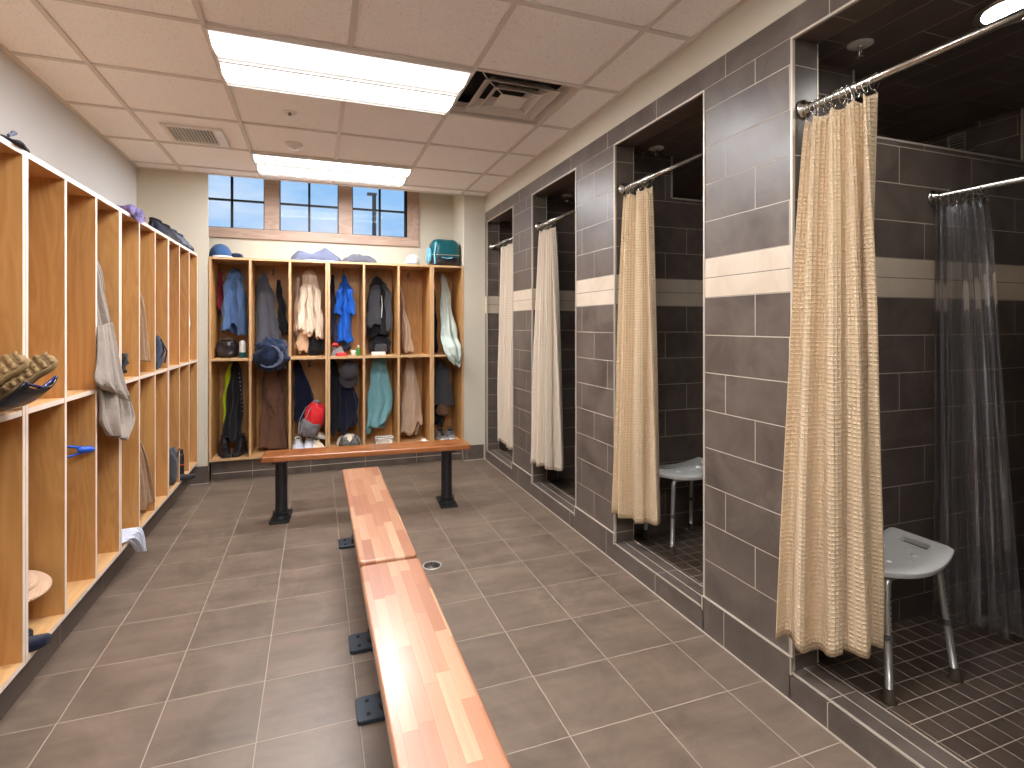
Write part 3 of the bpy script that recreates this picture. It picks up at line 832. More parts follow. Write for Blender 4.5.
def shoe(label, loc, rz, um, sm, lm, group=None, h=.10, L=.285, name='sneaker', cat='shoe', rot=None, boot=0, lug=False):
    """toe towards local -y"""
    r = thing(name, label, cat, loc, rot if rot else (0,0,rz), group)
    def half(t): return .5*(.070+.034*math.sin(PI*min(1, t*1.15+.12))**1.2) * (1 if t < .8 else math.sqrt(max(0.02, 1-((t-.8)/.2)**2)))* (1 if t > .1 else math.sqrt(max(.1, 1-((.1-t)/.1)**2*.8)))
    n = 22
    P = []
    for z, k in ((0, .94), (.006, 1.0), (.020, 1.03), (.028, 1.0)):
        row = []
        for i in range(n+1):
            t = i/n; row.append((half(t)*k, L*(.5-t), z+(.010*max(0, (t-.75)/.25)**2 if z < .02 else .006*max(0,(t-.75)/.25)**2)))
        for i in range(n, -1, -1):
            t = i/n; row.append((-half(t)*k, L*(.5-t), z+(.010*max(0, (t-.75)/.25)**2 if z < .02 else .006*max(0,(t-.75)/.25)**2)))
        P.append(row)
    b = MB(); s = b.grid(P, close=True); m = len(P[0]); b.cap(s, m, True); b.cap(s+3*m, m)
    if lug:
        for k in range(11):
            for sx in (-1, 0, 1):
                y = L*(.44-.088*k); w = half((.06+.088*k))*.62
                b.box(sx*w-.009, sx*w+.009, y-.008, y+.006, -.007, .001)
    sole = b.build('sole', sm, r, True)
    P = []
    for i in range(n+1):
        t = i/n; w = half(t)*.97; H = pl([(0,h*.92+boot),(.12,h+boot),(.30,h*.86+boot*.9),(.42,h*.80+boot*.2),(.60,h*.60),(.80,h*.44),(.93,h*.36),(1,h*.26)], t)[0]
        row = []
        for j in range(13):
            a = PI*j/12; c_, s_ = math.cos(a), math.sin(a)
            nar = 1-.42*s_ if t < .5 else 1-.2*s_
            row.append((math.copysign(abs(c_)**.7, c_)*w*nar, L*(.5-t)*(1 if t > .02 else .99), .024+(H-.024)*s_**.8))
        P.append(row)
    b = MB(); s = b.grid(P); b.cap(s, 13); b.cap(s+n*13, 13, True)
    b.build('upper', um, r, True)
    b = MB(); e = [(.022*math.cos(2*PI*k/20), L*.5-L*.23+.048*math.sin(2*PI*k/20), h*.93+boot*.95+.006*math.sin(2*PI*k/20)) for k in range(20)]
    b.tube(e, .007, 8, closed=True); b.build('collar', lm, r, True)
    b = MB(); b.lathe([(.019,0),(.018,.003)], 16, (0, L*.5-L*.23, h*.93+boot*.95-.002)); b.build('opening', M['dark'], r, True)
    b = MB()
    for k in range(5):
        t = .44+k*.065; H = pl([(.42,h*.84),(.60,h*.64),(.80,h*.47)], t)[0]
        b.tube([(-.019,L*(.5-t),H-.006),(0,L*(.5-t)-.003,H+.005),(.019,L*(.5-t),H-.006)], .0026, 6)
    b.build('laces', lm, r, True)
    return r
def cap_hat(label, loc, rot, mat, bm, group=None, s=1.0, name='baseball_cap'):
    r = thing(name, label, 'cap', loc, rot, group); r.scale = (s, s, s)
    P = []
    for i in range(13):
        th = PI/2*i/12; row = []
        for j in range(36):
            a = 2*PI*j/36; rr = .088*math.cos(th)*(1+.012*math.cos(6*a)) ; row.append((rr*math.cos(a), rr*1.12*math.sin(a), .115*math.sin(th)**.85+.002))
        P.append(row)
    b = MB(); b.grid(P, close=True); b.build('crown', mat, r, True, solid=.003)
    P = []
    for i in range(7):
        t = i/6; row = []
        for j in range(21):
            a = -PI*.86+PI*.72*j/20; R_ = 1+t*.78*math.sin(PI*(j/20))**.5
            row.append((.088*R_*math.cos(a)*(1-.1*t), .098*R_*math.sin(a), .006-.02*t*t-.018*(math.cos(a))**2*t))
        P.append(row)
    b = MB(); b.grid(P); b.build('brim', bm, r, True, solid=.004)
    MB().lathe([(.007,.115),(.006,.121),(.002,.122)], 12).build('button', mat, r, True)
    return r

ct = dict(
 lilac2=cloth('lilac_cloth', srgb(150,140,190), .1),
 rimblue=plain('dark_blue_plastic', srgb(24,40,96), .2),
 denim=cloth('light_denim', srgb(92,124,172), .22), red=cloth('dark_red_cloth', srgb(120,30,40), .2), blackc=cloth('black_cloth', srgb(26,26,30), .3),
 greyd=cloth('charcoal_wool', srgb(84,84,92), .2), navy=cloth('navy_cloth', srgb(24,36,60), .35), navyd=cloth('deep_navy_cloth', srgb(20,24,46), .3),
 cream=terry('cream_fleece', srgb(232,214,190), .1), tan=cloth('tan_lining', srgb(206,172,140), .15), blue=cloth('bright_blue_nylon', srgb(14,92,196), .2, 300, .001, .5),
 beige=terry('beige_towel', srgb(204,178,152), .12), sage=terry('pale_sage_towel', srgb(190,202,192), .08), neon=cloth('neon_yellow', srgb(196,220,30), .12),
 brown=terry('brown_towel', srgb(112,80,62), .2), teal=terry('teal_towel', srgb(128,182,190), .1), greyt=terry('grey_towel', srgb(156,142,130), .15),
 redbag=cloth('red_nylon', srgb(214,36,42), .15, 300, .001, .5), greybag=cloth('grey_nylon', srgb(112,108,108), .15, 300, .001, .6), tanb=terry('tan_towel', srgb(160,126,94), .12),
 lilac=striped('purple_towel', srgb(122,108,150), srgb(92,80,128), 160), slate=cloth('slate_knit', srgb(92,96,116), .2, 500), bluecap=cloth('blue_twill', srgb(54,84,124), .15),
 pale=cloth('pale_grey_cotton', srgb(200,202,216), .08), white=cloth('white_cotton', srgb(226,222,216), .06), leather=plain('black_leather', srgb(36,33,35), .35, 0, .5, .2, 20, .003),
 charcoal=cloth('graphite_softshell', srgb(70,70,74), .2), steel=plain('grey_mesh', srgb(88,94,108), .7), sole=plain('white_sole', srgb(214,210,202), .6), soled=plain('dark_sole', srgb(38,38,42), .7),
 tansole=plain('tan_rubber_sole', srgb(146,118,78), .75, 0, .4, .2, 60, .003), darkred=cloth('maroon', srgb(96,40,44), .2), shine=plain('teal_nylon', srgb(8,84,92), .3, 0, .6, .2, 12, .002),
 sky=plain('light_blue_nylon', srgb(110,180,206), .35), bright=plain('blue_plastic', srgb(28,84,190), .3), green=plain('green_plastic', srgb(58,128,52), .4), redp=plain('red_plastic', srgb(206,40,46), .4),
 olive=cloth('dark_olive', srgb(66,62,52), .2), grey=cloth('mid_grey_cloth', srgb(130,126,124), .15), whitep=plain('white_plastic', srgb(226,224,218), .4))

YH = 5.655                                    # plane of the back hooks' tips
BX = lambda k: -.870+.325*(k-.5) if k < 7 else 1.243
ZU, ZL = 1.905, 1.010                         # hook tops
def T(w0, w1, w2, d=.05, f=-.05, x=0):        # towel cone profile
    return [(0, 0, -.005, .012, .012), (.06, 0, -.02, w0*.55, d*.45), (.25, x*.3, f*.5-.03, w0, d*.7), (.6, x*.7, f-.04, w1, d), (1, x, f-.05, w2, d*1.1)]
# upper row
r = hung('denim_shirt', 'light blue denim shirt hanging in the top left compartment of back wall', 'shirt', (BX(1)-.0, YH, 1.895), 0,
   [(0,0,-.005,.015,.015),(.05,.0,-.03,.045,.03),(.15,.0,-.06,.068,.05),(.5,.0,-.09,.088,.06),(1,0,-.10,.100,.06)], .56, 5, .22, 2, ct['denim'], .035, 3)
for s, x0, seed in ((-1,-.045,3),(1,.055,5)):
    drape([(0,x0*.7,-.13,.018,.015),(.15,x0,-.155,.030,.024),(.7,x0*1.25,-.165,.030,.026),(.86,x0*1.3,-.165,.030,.026),(1,x0*1.3,-.165,.036,.028)], -.10, -.62+.05*(s<0), 4, .12, seed, ct['denim'], 'sleeve', r, .006)
b = MB(); b.tube([(-.03,-.045,-.045),(-.02,-.085,-.05),(.02,-.09,-.05),(.035,-.05,-.04)], .009, 8); b.build('shirt_collar', ct['denim'], r, True)
hung('red_jacket', 'dark red garment hanging behind the blue denim shirt', 'jacket', (BX(1)-.113, YH-.02, 1.86), 0, T(.02,.024,.024,.03,-.02), .34, 3, .2, 4, ct['red'])
r = thing('leather_bag', 'black leather bag on the shelf below the denim shirt', 'bag', (BX(1)-.045, 5.50, 1.0735))
blob(.085,.085,.082, 4, ct['leather'], 'bag_body', r, .6, .08, 6, (0,0,.078), flat=.95)
b = MB(); b.tube([(-.05,-.02,.15),(-.03,-.05,.185),(.02,-.05,.185),(.045,-.02,.15)], .006, 8); b.build('handle', ct['leather'], r, True)
r = thing('toiletry_bottle', 'white bottle with teal base beside the black leather bag', 'bottle', (BX(1)+.088, 5.40, 1.0735))
MB().lathe([(.024,0),(.026,.02),(.026,.125),(.020,.150),(.010,.156)], 20).build('bottle_body', ct['whitep'], r, True)
MB().lathe([(.012,.156),(.012,.178),(.005,.180)], 16).build('bottle_cap', ct['darkred'], r, True)
MB().lathe([(.0268,.002),(.0275,.006),(.0275,.045),(.0268,.05)], 20).build('bottle_label', ct['shine'], r, True)
hung('wool_jacket', 'charcoal grey jacket hanging above the bundled navy bag', 'jacket', (BX(2)-.06, YH, 1.85), 0,
   [(0,-.02,-.005,.015,.015),(.07,-.02,-.04,.045,.035),(.3,-.005,-.07,.075,.05),(1,.03,-.09,.112,.06)], .70, 5, .16, 6, ct['greyd'], .02)
hung('black_jacket', 'thin black garment behind the charcoal jacket in the second column', 'jacket', (BX(2)+.045, YH, 1.80), 0, T(.026,.032,.05,.035,-.01,.05), .50, 3, .2, 8, ct['blackc'])
r = thing('navy_bag', 'crumpled navy blue bag bulging out over the shelf in second column', 'bag', (BX(2)+.010, 5.205, .955))
blob(.138,.085,.145, 9, ct['navy'], 'bag_body', r, .85, .16, 8, (0,0,.155))
b = MB()
for k in range(5):
    a0 = -2.2+.5*k; pts = [((.12-.012*k)*math.cos(a0+t*.28), -.075-.03*math.sin(t*.6), .155+(.11-.008*k)*math.sin(a0+t*.28)) for t in range(7)]
    b.tube(pts, .006, 6)
b.build('drawcord', ct['slate'], r, True)
r = hung('fleece_jacket', 'cream fleece jacket hanging in the third column of the top row', 'jacket', (BX(3)+.005, YH, 1.905), 0,
   [(0,0,-.005,.02,.02),(.04,0,-.03,.050,.035),(.12,0,-.06,.066,.05),(.5,.0,-.085,.085,.055),(1,.0,-.10,.098,.06)], .62, 5, .2, 12, ct['cream'], .03, 3)
for x0, seed, zz in ((-.060,13,-.58),(.065,15,-.66),(.0,19,-.62)):
    drape([(0,x0*.6,-.13,.018,.015),(.15,x0,-.155,.027,.024),(.8,x0*1.35,-.165,.028,.026),(1,x0*1.4,-.165,.032,.028)], -.14, zz, 4, .15, seed, ct['cream'], 'sleeve', r, .012)
drape([(0,-.03,-.09,.03,.03),(1,-.075,-.115,.055,.03)], -.5, -.76, 3, .2, 4, ct['tan'], 'lining', r, .04, 2)
r = thing('black_tote', 'dark bag low on the shelf behind the cream fleece', 'bag', (BX(3)+.055, 5.60, 1.0735)); blob(.075,.075,.09, 7, ct['blackc'], 'bag_body', r, .7, .1, c=(0,0,.085), flat=.95)
b = MB(); b.tube([(-.04,-.01,.16),(-.02,-.03,.20),(.02,-.03,.20),(.04,-.01,.16)], .005, 8); b.build('handle', ct['blackc'], r, True)
hung('white_sweater', 'pale garment at the left behind the cream fleece jacket', 'sweater', (BX(3)-.105, YH-.01, 1.83), 0, T(.022,.03,.036,.03,-.0), .55, 3, .15, 31, ct['beige'])
r = hung('rain_jacket', 'bright blue rain jacket hanging in the fourth column of top row', 'jacket', (BX(4)+.0, YH, 1.86), 0,
   [(0,0,-.005,.012,.012),(.05,.0,-.03,.022,.022),(.15,.0,-.06,.036,.035),(.42,0,-.08,.072,.05),(.5,.0,-.085,.078,.055),(.54,.01,-.085,.055,.05),(.9,.0,-.09,.062,.045),(1,0,-.09,.072,.045)], .66, 4, .16, 22, ct['blue'], .015, 3)
for x0, seed in ((-.058,23),(.060,25)):
    drape([(0,x0*.4,-.115,.016,.014),(.3,x0*.8,-.145,.026,.022),(1,x0*1.15,-.15,.030,.024)], -.08, -.385, 3, .12, seed, ct['blue'], 'sleeve', r, .012)
drape([(0,.02,-.10,.03,.02),(1,.02,-.11,.036,.022)], -.60, -.73, 3, .1, 3, ct['navy'], 'lining', r, .015)
hung('black_trousers', 'dark trousers hanging at the left beside the blue rain jacket', 'trousers', (BX(4)-.112, YH-.03, 1.86), 0, T(.020,.028,.030,.035,-.02,.008), .62, 3, .2, 26, ct['navyd'])
r = thing('cloth_bag', 'grey and white cloth bundle on the shelf under the blue rain jacket', 'bag', (BX(4)-.07, 5.50, 1.0735)); crumple(.13,.14,.10, 5, ct['grey'], 'bundle', r)
crumple(.06,.05,.030, 6, ct['redp'], 'red_flap', r, (-.02,-.02,.098))
r = thing('soap_box', 'small red box on the shelf front under the blue rain jacket', 'box', (BX(4)-.035, 5.36, 1.0735)); 
MB().prism(rrect(.095,.055,.012), 0, .022).build('box_base', ct['redp'], r, bevel=.004); MB().prism(rrect(.097,.057,.012), .0222, .032).build('lid', ct['redp'], r, bevel=.004)
r = thing('shampoo_bottle', 'small green bottle on the shelf right of the blue rain jacket', 'bottle', (BX(4)+.118, 5.37, 1.0735))
MB().lathe([(.018,0),(.019,.01),(.019,.065),(.012,.078),(.009,.080)], 20).build('bottle_body', ct['green'], r, True); MB().lathe([(.010,.080),(.010,.098),(.004,.10)], 16).build('bottle_cap', ct['whitep'], r, True)
r = thing('white_cup', 'small white cup on the shelf beside the green bottle', 'cup', (BX(4)+.070, 5.385, 1.0735))
MB().lathe([(.018,0),(.021,.05),(.0195,.0505),(.017,.004)], 20).build('cup_body', ct['whitep'], r, True); MB().tube([(.020,0,.042),(.034,0,.036),(.034,0,.018),(.019,0,.010)], .003, 6).build('handle', ct['whitep'], r, True)
# fifth column: softshell + black backpack
r = hung('softshell_jacket', 'graphite softshell jacket over black clothes in the fifth column top row', 'jacket', (BX(5)+.0, YH, 1.86), 0,
   [(0,0,-.005,.015,.015),(.05,.0,-.03,.045,.03),(.15,.0,-.055,.085,.045),(.5,-.0,-.08,.108,.06),(1,0,-.09,.112,.06)], .60, 4, .2, 33, ct['blackc'], .02)
drape([(0,-.02,-.12,.03,.02),(.2,-.04,-.14,.050,.028),(1,-.045,-.155,.070,.03)], -.09, -.50, 3, .12, 34, ct['charcoal'], 'front_panel', r, .02)
drape([(0,.06,-.10,.02,.02),(.2,.088,-.13,.028,.024),(1,.102,-.14,.030,.026)], -.08, -.55, 3, .12, 35, ct['charcoal'], 'sleeve', r, .012)
MB().tube([(.022,-.172,-.20),(.026,-.190,-.30),(.020,-.195,-.42)], .0035, 6).build('zipper', ct['whitep'], r, True)
r = thing('dark_rucksack', 'black rucksack on the shelf at the bottom of fifth column', 'bag', (BX(5)+.02, 5.60, 1.0735)); blob(.105,.07,.09, 12, ct['blackc'], 'bag_body', r, .6, .08, c=(0,0,.086), flat=.95)
blob(.06,.02,.045, 3, ct['charcoal'], 'pocket', r, .6, .05, c=(0,-.075,.06))
r = thing('small_box', 'small flat white box on the shelf in the fifth column', 'box', (BX(5)-.02, 5.37, 1.0735)); MB().prism(rrect(.135,.06,.008), 0, .026).build('box_base', ct['whitep'], r, bevel=.004)
MB().prism(rrect(.137,.062,.008), .0262, .034).build('lid', ct['whitep'], r, bevel=.004)
hung('hand_towel', 'beige towel hanging at the left side of the sixth column, top row', 'towel', (BX(6)-.100, YH-.06, 1.76), 0, [(0,0,0,.006,.02),(.3,.015,-.03,.018,.06),(.8,.055,-.06,.045,.07),(1,.065,-.06,.055,.07)], .655, 4, .18, 41, ct['beige'], .02)
r = hung('sage_towel', 'pale sage towel hanging over the shelf in the far right column', 'towel', (BX(7)+.025, YH-.02, 1.905), 0,
   [(0,0,-.005,.012,.012),(.05,0,-.04,.028,.025),(.3,.0,-.12,.050,.045),(.7,.0,-.26,.082,.055),(.85,.02,-.375,.085,.045),(.93,.035,-.40,.070,.030),(1,.055,-.40,.030,.02)], .92, 5, .18, 44, ct['sage'], .03, 1)
hung('dark_coat', 'dark coat behind the pale sage towel in far right column', 'coat', (BX(7)-.085, YH-.01, 1.76), 0, T(.03,.035,.045,.035,.01), .66, 3, .2, 45, ct['blackc'])
# lower row
hung('safety_vest', 'neon yellow vest behind black trousers in the bottom left compartment', 'vest', (BX(1)-.045, YH, 1.0), 0, T(.03,.034,.030,.04,-.0,-.02), .50, 3, .18, 51, ct['neon'])
r = hung('black_trousers', 'long black trousers with studs hanging in bottom left compartment', 'trousers', (BX(1)+.012, YH-.05, 1.025), 0,
   [(0,0,-.005,.02,.02),(.1,0,-.03,.040,.035),(.4,.0,-.07,.062,.05),(1,-.02,-.10,.072,.06)], .70, 4, .2, 52, ct['blackc'], .02)
b = MB()
for k in range(10): b.tube([(.040+.0032*k,-.115-.002*k,-.10-.038*k),(.041+.0032*k,-.120-.002*k,-.10-.038*k)], .0045, 8)
b.build('stud', M['alu'], r, True)
ks = ct['soled']
shoe('black boot at left on the floor of bottom left locker', (BX(1)-.055, 5.42, .2005), .25, ct['leather'], ks, ct['blackc'], 'black boots in the bottom left locker', .12, .27, 'boot', 'boot', boot=.05)
shoe('black boot at right on the floor of bottom left locker', (BX(1)+.055, 5.43, .2005), -.15, ct['leather'], ks, ct['blackc'], 'black boots in the bottom left locker', .12, .27, 'boot', 'boot', boot=.05)
hung('brown_towel', 'long brown towel hanging in the second column of bottom row', 'towel', (BX(2)+.005, YH-.04, 1.045), 0,
   [(0,0,-.005,.03,.02),(.06,0,-.03,.068,.035),(.3,.0,-.07,.085,.05),(1,.0,-.12,.122,.06)], .82, 5, .15, 55, ct['brown'], .01)
r = hung('brown_cloth', 'brown cloth fold hanging in front of the long brown towel', 'towel', (BX(2)+.0, YH-.20, 1.03), 0, [(0,0,0,.02,.01),(.1,.0,-.0,.04,.018),(.7,.005,-.01,.050,.022),(1,-.0,-.012,.035,.02)], .46, 3, .15, 57, ct['brown'], .05, 1)
hung('navy_sweatshirt', 'deep navy sweatshirt hanging behind the red and grey drawstring bag', 'sweatshirt', (BX(3)-.080, YH-.03, 1.03), 0,
   [(0,-.03,-.005,.015,.02),(.1,-.02,-.03,.035,.035),(.6,.03,-.05,.088,.045),(1,.045,-.06,.10,.05)], .58, 4, .15, 58, ct['navyd'], .03)
r = thing('drawstring_bag', 'red and grey drawstring bag standing in the third column bottom row', 'bag', (BX(3)+.0, 5.44, .315), (0,.20,0))
blob(.088,.065,.135, 17, ct['redbag'], 'bag_top', r, .75, .09, c=(.012,0,.185))
blob(.092,.070,.085, 18, ct['greybag'], 'bag_base', r, .75, .07, c=(-.012,-.004,.085))
b = MB(); b.tube([(-.03,-.0,.31),(-.085,-.03,.27),(-.115,-.05,.15),(-.10,-.05,.02)], .004, 6); b.tube([(-.02,-.01,.31),(-.05,-.075,.25),(-.075,-.085,.12),(-.085,-.06,.02)], .004, 6); b.build('drawcord', ct['grey'], r, True)
b = MB(); b.lathe([(.02,.30),(.035,.325),(.03,.345),(.012,.35)], 14); b.build('bag_mouth', ct['greybag'], r, True)
wg = 'white sneakers below the drawstring bag'
shoe('white sneaker at the far left under the drawstring bag', (BX(3)-.095, 5.43, .2005), .05, ct['pale'], ct['sole'], ct['white'], wg)
shoe('white sneaker second from left under the drawstring bag', (BX(3)-.005, 5.43, .2005), -.05, ct['pale'], ct['sole'], ct['white'], wg)
shoe('cream slip-on leaning against another at right under the drawstring bag', (BX(3)+.083, 5.41, .2005), .35, ct['cream'], ct['sole'], ct['cream'], wg, .08, .24, 'slip_on')
shoe('cream slip-on on top of the other, lying tilted under the red bag', (BX(3)+.085, 5.50, .292), 0, ct['cream'], ct['sole'], ct['cream'], wg, .075, .22, 'slip_on', rot=(.15,.1,.9))
hung('black_hoodie', 'black hoodie hanging at the left below the grey cap', 'hoodie', (BX(4)-.070, YH-.02, 1.04), 0, [(0,-.04,-.005,.02,.02),(.1,-.03,-.03,.034,.035),(.6,-.01,-.05,.062,.05),(1,.0,-.06,.060,.05)], .72, 4, .16, 61, ct['blackc'], .03)
hung('navy_tshirt', 'dark navy shirt hanging directly under the grey cap', 'shirt', (BX(4)+.020, YH-.05, .92), 0, [(0,0,-.005,.03,.02),(.1,0,-.03,.055,.035),(.6,.02,-.06,.082,.05),(1,.02,-.07,.075,.05)], .55, 4, .18, 62, ct['navyd'], .06, 1)
cap_hat('grey baseball cap hanging upright in the fourth column bottom row', (BX(4)+.038, 5.50, .925), (1.35,.05,0), cloth('cap_grey', srgb(80,78,84), .12), cloth('cap_grey_brim', srgb(66,64,70), .1), s=1.0)
r = thing('white_hat', 'round cream hat lying behind dark shoes in fourth column', 'hat', (BX(4)+.035, 5.52, .2005), (.95,0,0))
MB().lathe([(.112,0),(.115,.010),(.085,.022),(.075,.07),(.05,.092),(.01,.098)], 40).build('hat_body', ct['cream'], r, True)
dg = 'dark trail shoes under the grey cap'
shoe('dark trail shoe at left in front of cream hat', (BX(4)+.0, 5.40, .2005), .1, ct['olive'], ct['soled'], ct['grey'], dg, .085, .24)
shoe('dark trail shoe at right in front of cream hat', (BX(4)+.085, 5.40, .2005), -.1, ct['olive'], ct['soled'], ct['grey'], dg, .085, .24)
hung('teal_towel', 'pale teal bath towel hanging in the fifth column of bottom row', 'towel', (BX(5)+.015, YH-.02, 1.045), 0,
   [(0,0,-.005,.04,.02),(.05,0,-.03,.066,.035),(.3,-.005,-.07,.088,.05),(.65,.005,-.09,.120,.06),(1,-.035,-.10,.095,.06)], .70, 5, .17, 64, ct['teal'], .05, 1, skew=.07)
r = thing('basket', 'small white plastic basket under the pale teal towel', 'basket', (BX(5)+.035, 5.37, .2005))
b = MB(); b.prism(rrect(.15,.09,.012), 0, .006); b.tube([(x,y,.075) for x,y in rrect(.165,.10,.016)], .005, 6, closed=True); b.tube([(x,y,.04) for x,y in rrect(.156,.094,.014)], .003, 6, closed=True)
for x,y in rrect(.154,.093,.014, 4): b.tube([(x*.98,y*.98,.003),(x*1.05,y*1.05,.075)], .003, 5)
for k in range(7):
    for s in (-1,1): b.tube([(-.066+.022*k,s*.0455,.003),(-.069+.023*k,s*.0495,.075)], .003, 5)
b.build('basket_body', ct['whitep'], r, True)
hung('beige_towel', 'beige bath towel hanging in the sixth column of bottom row', 'towel', (BX(6)-.005, YH-.02, 1.035), 0,
   [(0,0,-.005,.02,.018),(.06,0,-.03,.040,.03),(.3,.0,-.07,.062,.045),(.7,.0,-.09,.098,.055),(1,.0,-.10,.105,.055)], .72, 5, .2, 66, ct['beige'], .06, 2)
r = thing('washcloth', 'small white folded cloth on the locker floor right of the beige towel', 'cloth', (BX(6)+.105, 5.38, .2005)); crumple(.07,.09,.035, 8, ct['white'], 'fold', r)
hung('grey_jacket', 'charcoal jacket hanging in the far right column of the bottom row', 'jacket', (BX(7)+.0, YH-.02, 1.0), 0,
   [(0,0,-.005,.02,.018),(.06,0,-.03,.045,.03),(.25,.0,-.07,.080,.045),(1,.0,-.10,.118,.055)], .46, 4, .17, 68, ct['charcoal'], .012)
hung('black_pants', 'black pants hanging below the charcoal jacket in far right column', 'trousers', (BX(7)-.03, YH+.0, .70), 0, T(.05,.06,.06,.04,-.0), .36, 3, .2, 69, ct['blackc'])
r = thing('brown_boot_bag', 'dark brown bag hanging under the charcoal jacket', 'bag', (BX(7)+.0, 5.52, .42)); blob(.065,.05,.065, 23, ct['brown'], 'bag_body', r, .7, .08, c=(0,0,.07))
b = MB(); b.tube([(-.04,0,.12),(-.02,.01,.18),(.02,.01,.18),(.04,0,.12)], .004, 6); b.build('strap', ct['blackc'], r, True)
gs = 'grey sneakers at the right end of the back lockers'
shoe('grey sneaker at left under the charcoal jacket', (BX(7)-.035, 5.42, .2005), .05, ct['grey'], ct['sole'], ct['blackc'], gs, .10, .26)
shoe('grey sneaker at right under the charcoal jacket', (BX(7)+.06, 5.42, .2005), -.08, ct['grey'], ct['sole'], ct['blackc'], gs, .10, .26)
# top of back lockers
ZTOP = 1.9625
cap_hat('blue baseball cap on top of the back lockers at the left end', (BX(1)-.095, 5.45, ZTOP+.014), (0,0,.45), ct['bluecap'], ct['pale'])
r = thing('knit_hat', 'dark blue knit hat behind the blue cap on the lockers', 'hat', (BX(1)+.01, 5.62, ZTOP)); blob(.06,.06,.04, 3, ct['navy'], 'hat_body', r, .9, .08, c=(0,0,.036), flat=.85)
r = thing('folded_sweater', 'slate grey sweater folded on top of the back lockers', 'sweater', (BX(3)+.06, 5.47, ZTOP)); crumple(.44,.24,.150, 2, ct['slate'], 'sweater_body', r)
crumple(.30,.08,.018, 9, ct['pale'], 'white_hem', r, (.03,-.105,.0))
r = thing('folded_sweatpants', 'dark grey pants folded beside the slate sweater on the lockers', 'trousers', (BX(4)+.135, 5.48, ZTOP)); crumple(.34,.24,.115, 13, ct['greyd'], 'trouser_body', r)
cap_hat('white cap with dark front on top of the back lockers', (BX(6)-.0, 5.45, ZTOP+.014), (0,0,-.3), ct['white'], ct['grey'], s=.84)
r = thing('teal_duffel', 'shiny teal duffel bag on top of the far right locker', 'bag', (BX(7)-.005, 5.48, ZTOP))
blob(.150,.13,.145, 3, ct['shine'], 'bag_body', r, .55, .025, c=(.005,0,.138), flat=.95)
blob(.154,.134,.055, 5, ct['leather'], 'bag_base', r, .5, .02, c=(.005,-.002,.052), flat=.93)
b = MB(); b.tube([(x,y,.112) for x,y in rrect(.318,.282,.07,6,.005,0)], .005, 6, closed=True); b.build('zipper', M['alu'], r, True)
blob(.022,.075,.08, 8, ct['sky'], 'side_pocket', r, .7, .05, c=(-.155,-.02,.112))
b = MB(); b.tube([(-.115,-.135,.02),(-.12,-.145,.12),(-.10,-.12,.22),(-.08,-.06,.275)], .008, 8); b.tube([(-.05,-.140,.085),(.0,-.155,.075),(.06,-.14,.085)], .007, 8); b.build('strap', ct['sky'], r, True)

# ------------------------------------------------------------------ left locker contents
LY = lambda j: 1.380+.325*(j+.5)       # bay centre; j=3 is the first after the double post
R90 = PI/2
def cr(tab, t):
    k = 0
    while k < len(tab)-2 and tab[k+1][0] < t: k += 1
    p = [tab[max(0, k-1)], tab[k], tab[k+1], tab[min(len(tab)-1, k+2)]]
    h = p[2][0]-p[1][0]; s = min(1, max(0, (t-p[1][0])/h)); out = []
    for c in range(1, len(p[1])):
        m0 = (p[2][c]-p[0][c])/max(1e-6, p[2][0]-p[0][0])*h; m1 = (p[3][c]-p[1][c])/max(1e-6, p[3][0]-p[1][0])*h
        out.append((2*s**3-3*s*s+1)*p[1][c]+(s**3-2*s*s+s)*m0+(-2*s**3+3*s*s)*p[2][c]+(s**3-s*s)*m1)
    return out
def cloth_strip(name, label, cat, rows, mat, folds, amp, loc, group=None, seed=1, m=70, n=80, part='cloth', parent=None):
    r = parent or thing(name, label, cat, loc, (0,0,0), group)
    if parent: part = name
    tab = [(t,)+tuple(a)+tuple(c) for t, a, c in rows]; P = []
    for i in range(n):
        t = i/(n-1); q = cr(tab, t); A, B = Vector(q[:3]), Vector(q[3:])
        d = (B-A); nn = Vector((d.y, -d.x, 0)); nn = nn.normalized() if nn.length > 1e-4 else Vector((1,0,0))
        if nn.x < 0: nn = -nn
        P.append([A.lerp(B, j/(m-1))+nn*(amp*min(1, .3+t)*(math.sin(folds*2*PI*j/(m-1)+seed+1.2*t)+.45*math.sin(folds*5.3*PI*j/(m-1)+2*seed-1.5*t)+.25*math.sin(6*t+8*j/(m-1)))) - Vector(loc) for j in range(m)])
    b = MB(); b.grid(P); b.build(part, mat, r, True, solid=.007)
    return r
yc = LY(5)
tw = cloth_strip('grey_towel', 'long grey towel hanging out over the shelf edge on the left lockers', 'towel',
  [(0,(-1.25,3.15,1.88),(-1.25,3.17,1.88)),(.12,(-1.08,3.10,1.74),(-1.01,3.155,1.70)),(.25,(-1.04,3.06,1.56),(-.975,3.205,1.50)),
   (.5,(-1.0,3.035,1.25),(-.952,3.295,1.245)),(.68,(-.935,3.02,1.03),(-.918,3.325,1.03)),(.86,(-.925,3.0,.92),(-.90,3.365,.875)),(1,(-.915,3.06,.845),(-.90,3.24,.785))],
  ct['greyt'], 2.5, .016, (-1.05, yc, .80), seed=2)
cloth_strip('front_fold', None, None,
  [(0,(-.950,3.01,1.36),(-.93,3.12,1.38)),(.5,(-.93,2.955,1.20),(-.905,3.16,1.12)),(.8,(-.925,2.925,1.12),(-.89,3.20,1.02)),(1,(-.92,3.0,1.07),(-.89,3.24,.98))],
  ct['greyt'], 1.5, .010, (-1.05, yc, .80), seed=4, parent=tw)
r = thing('small_bag', 'crumpled black bag on the shelf behind the grey towel', 'bag', (-1.05, LY(6)-.02, 1.0735)); blob(.07,.06,.09, 31, ct['blackc'], 'bag_body', r, .9, .3, 12, (0,0,.085), flat=.95)
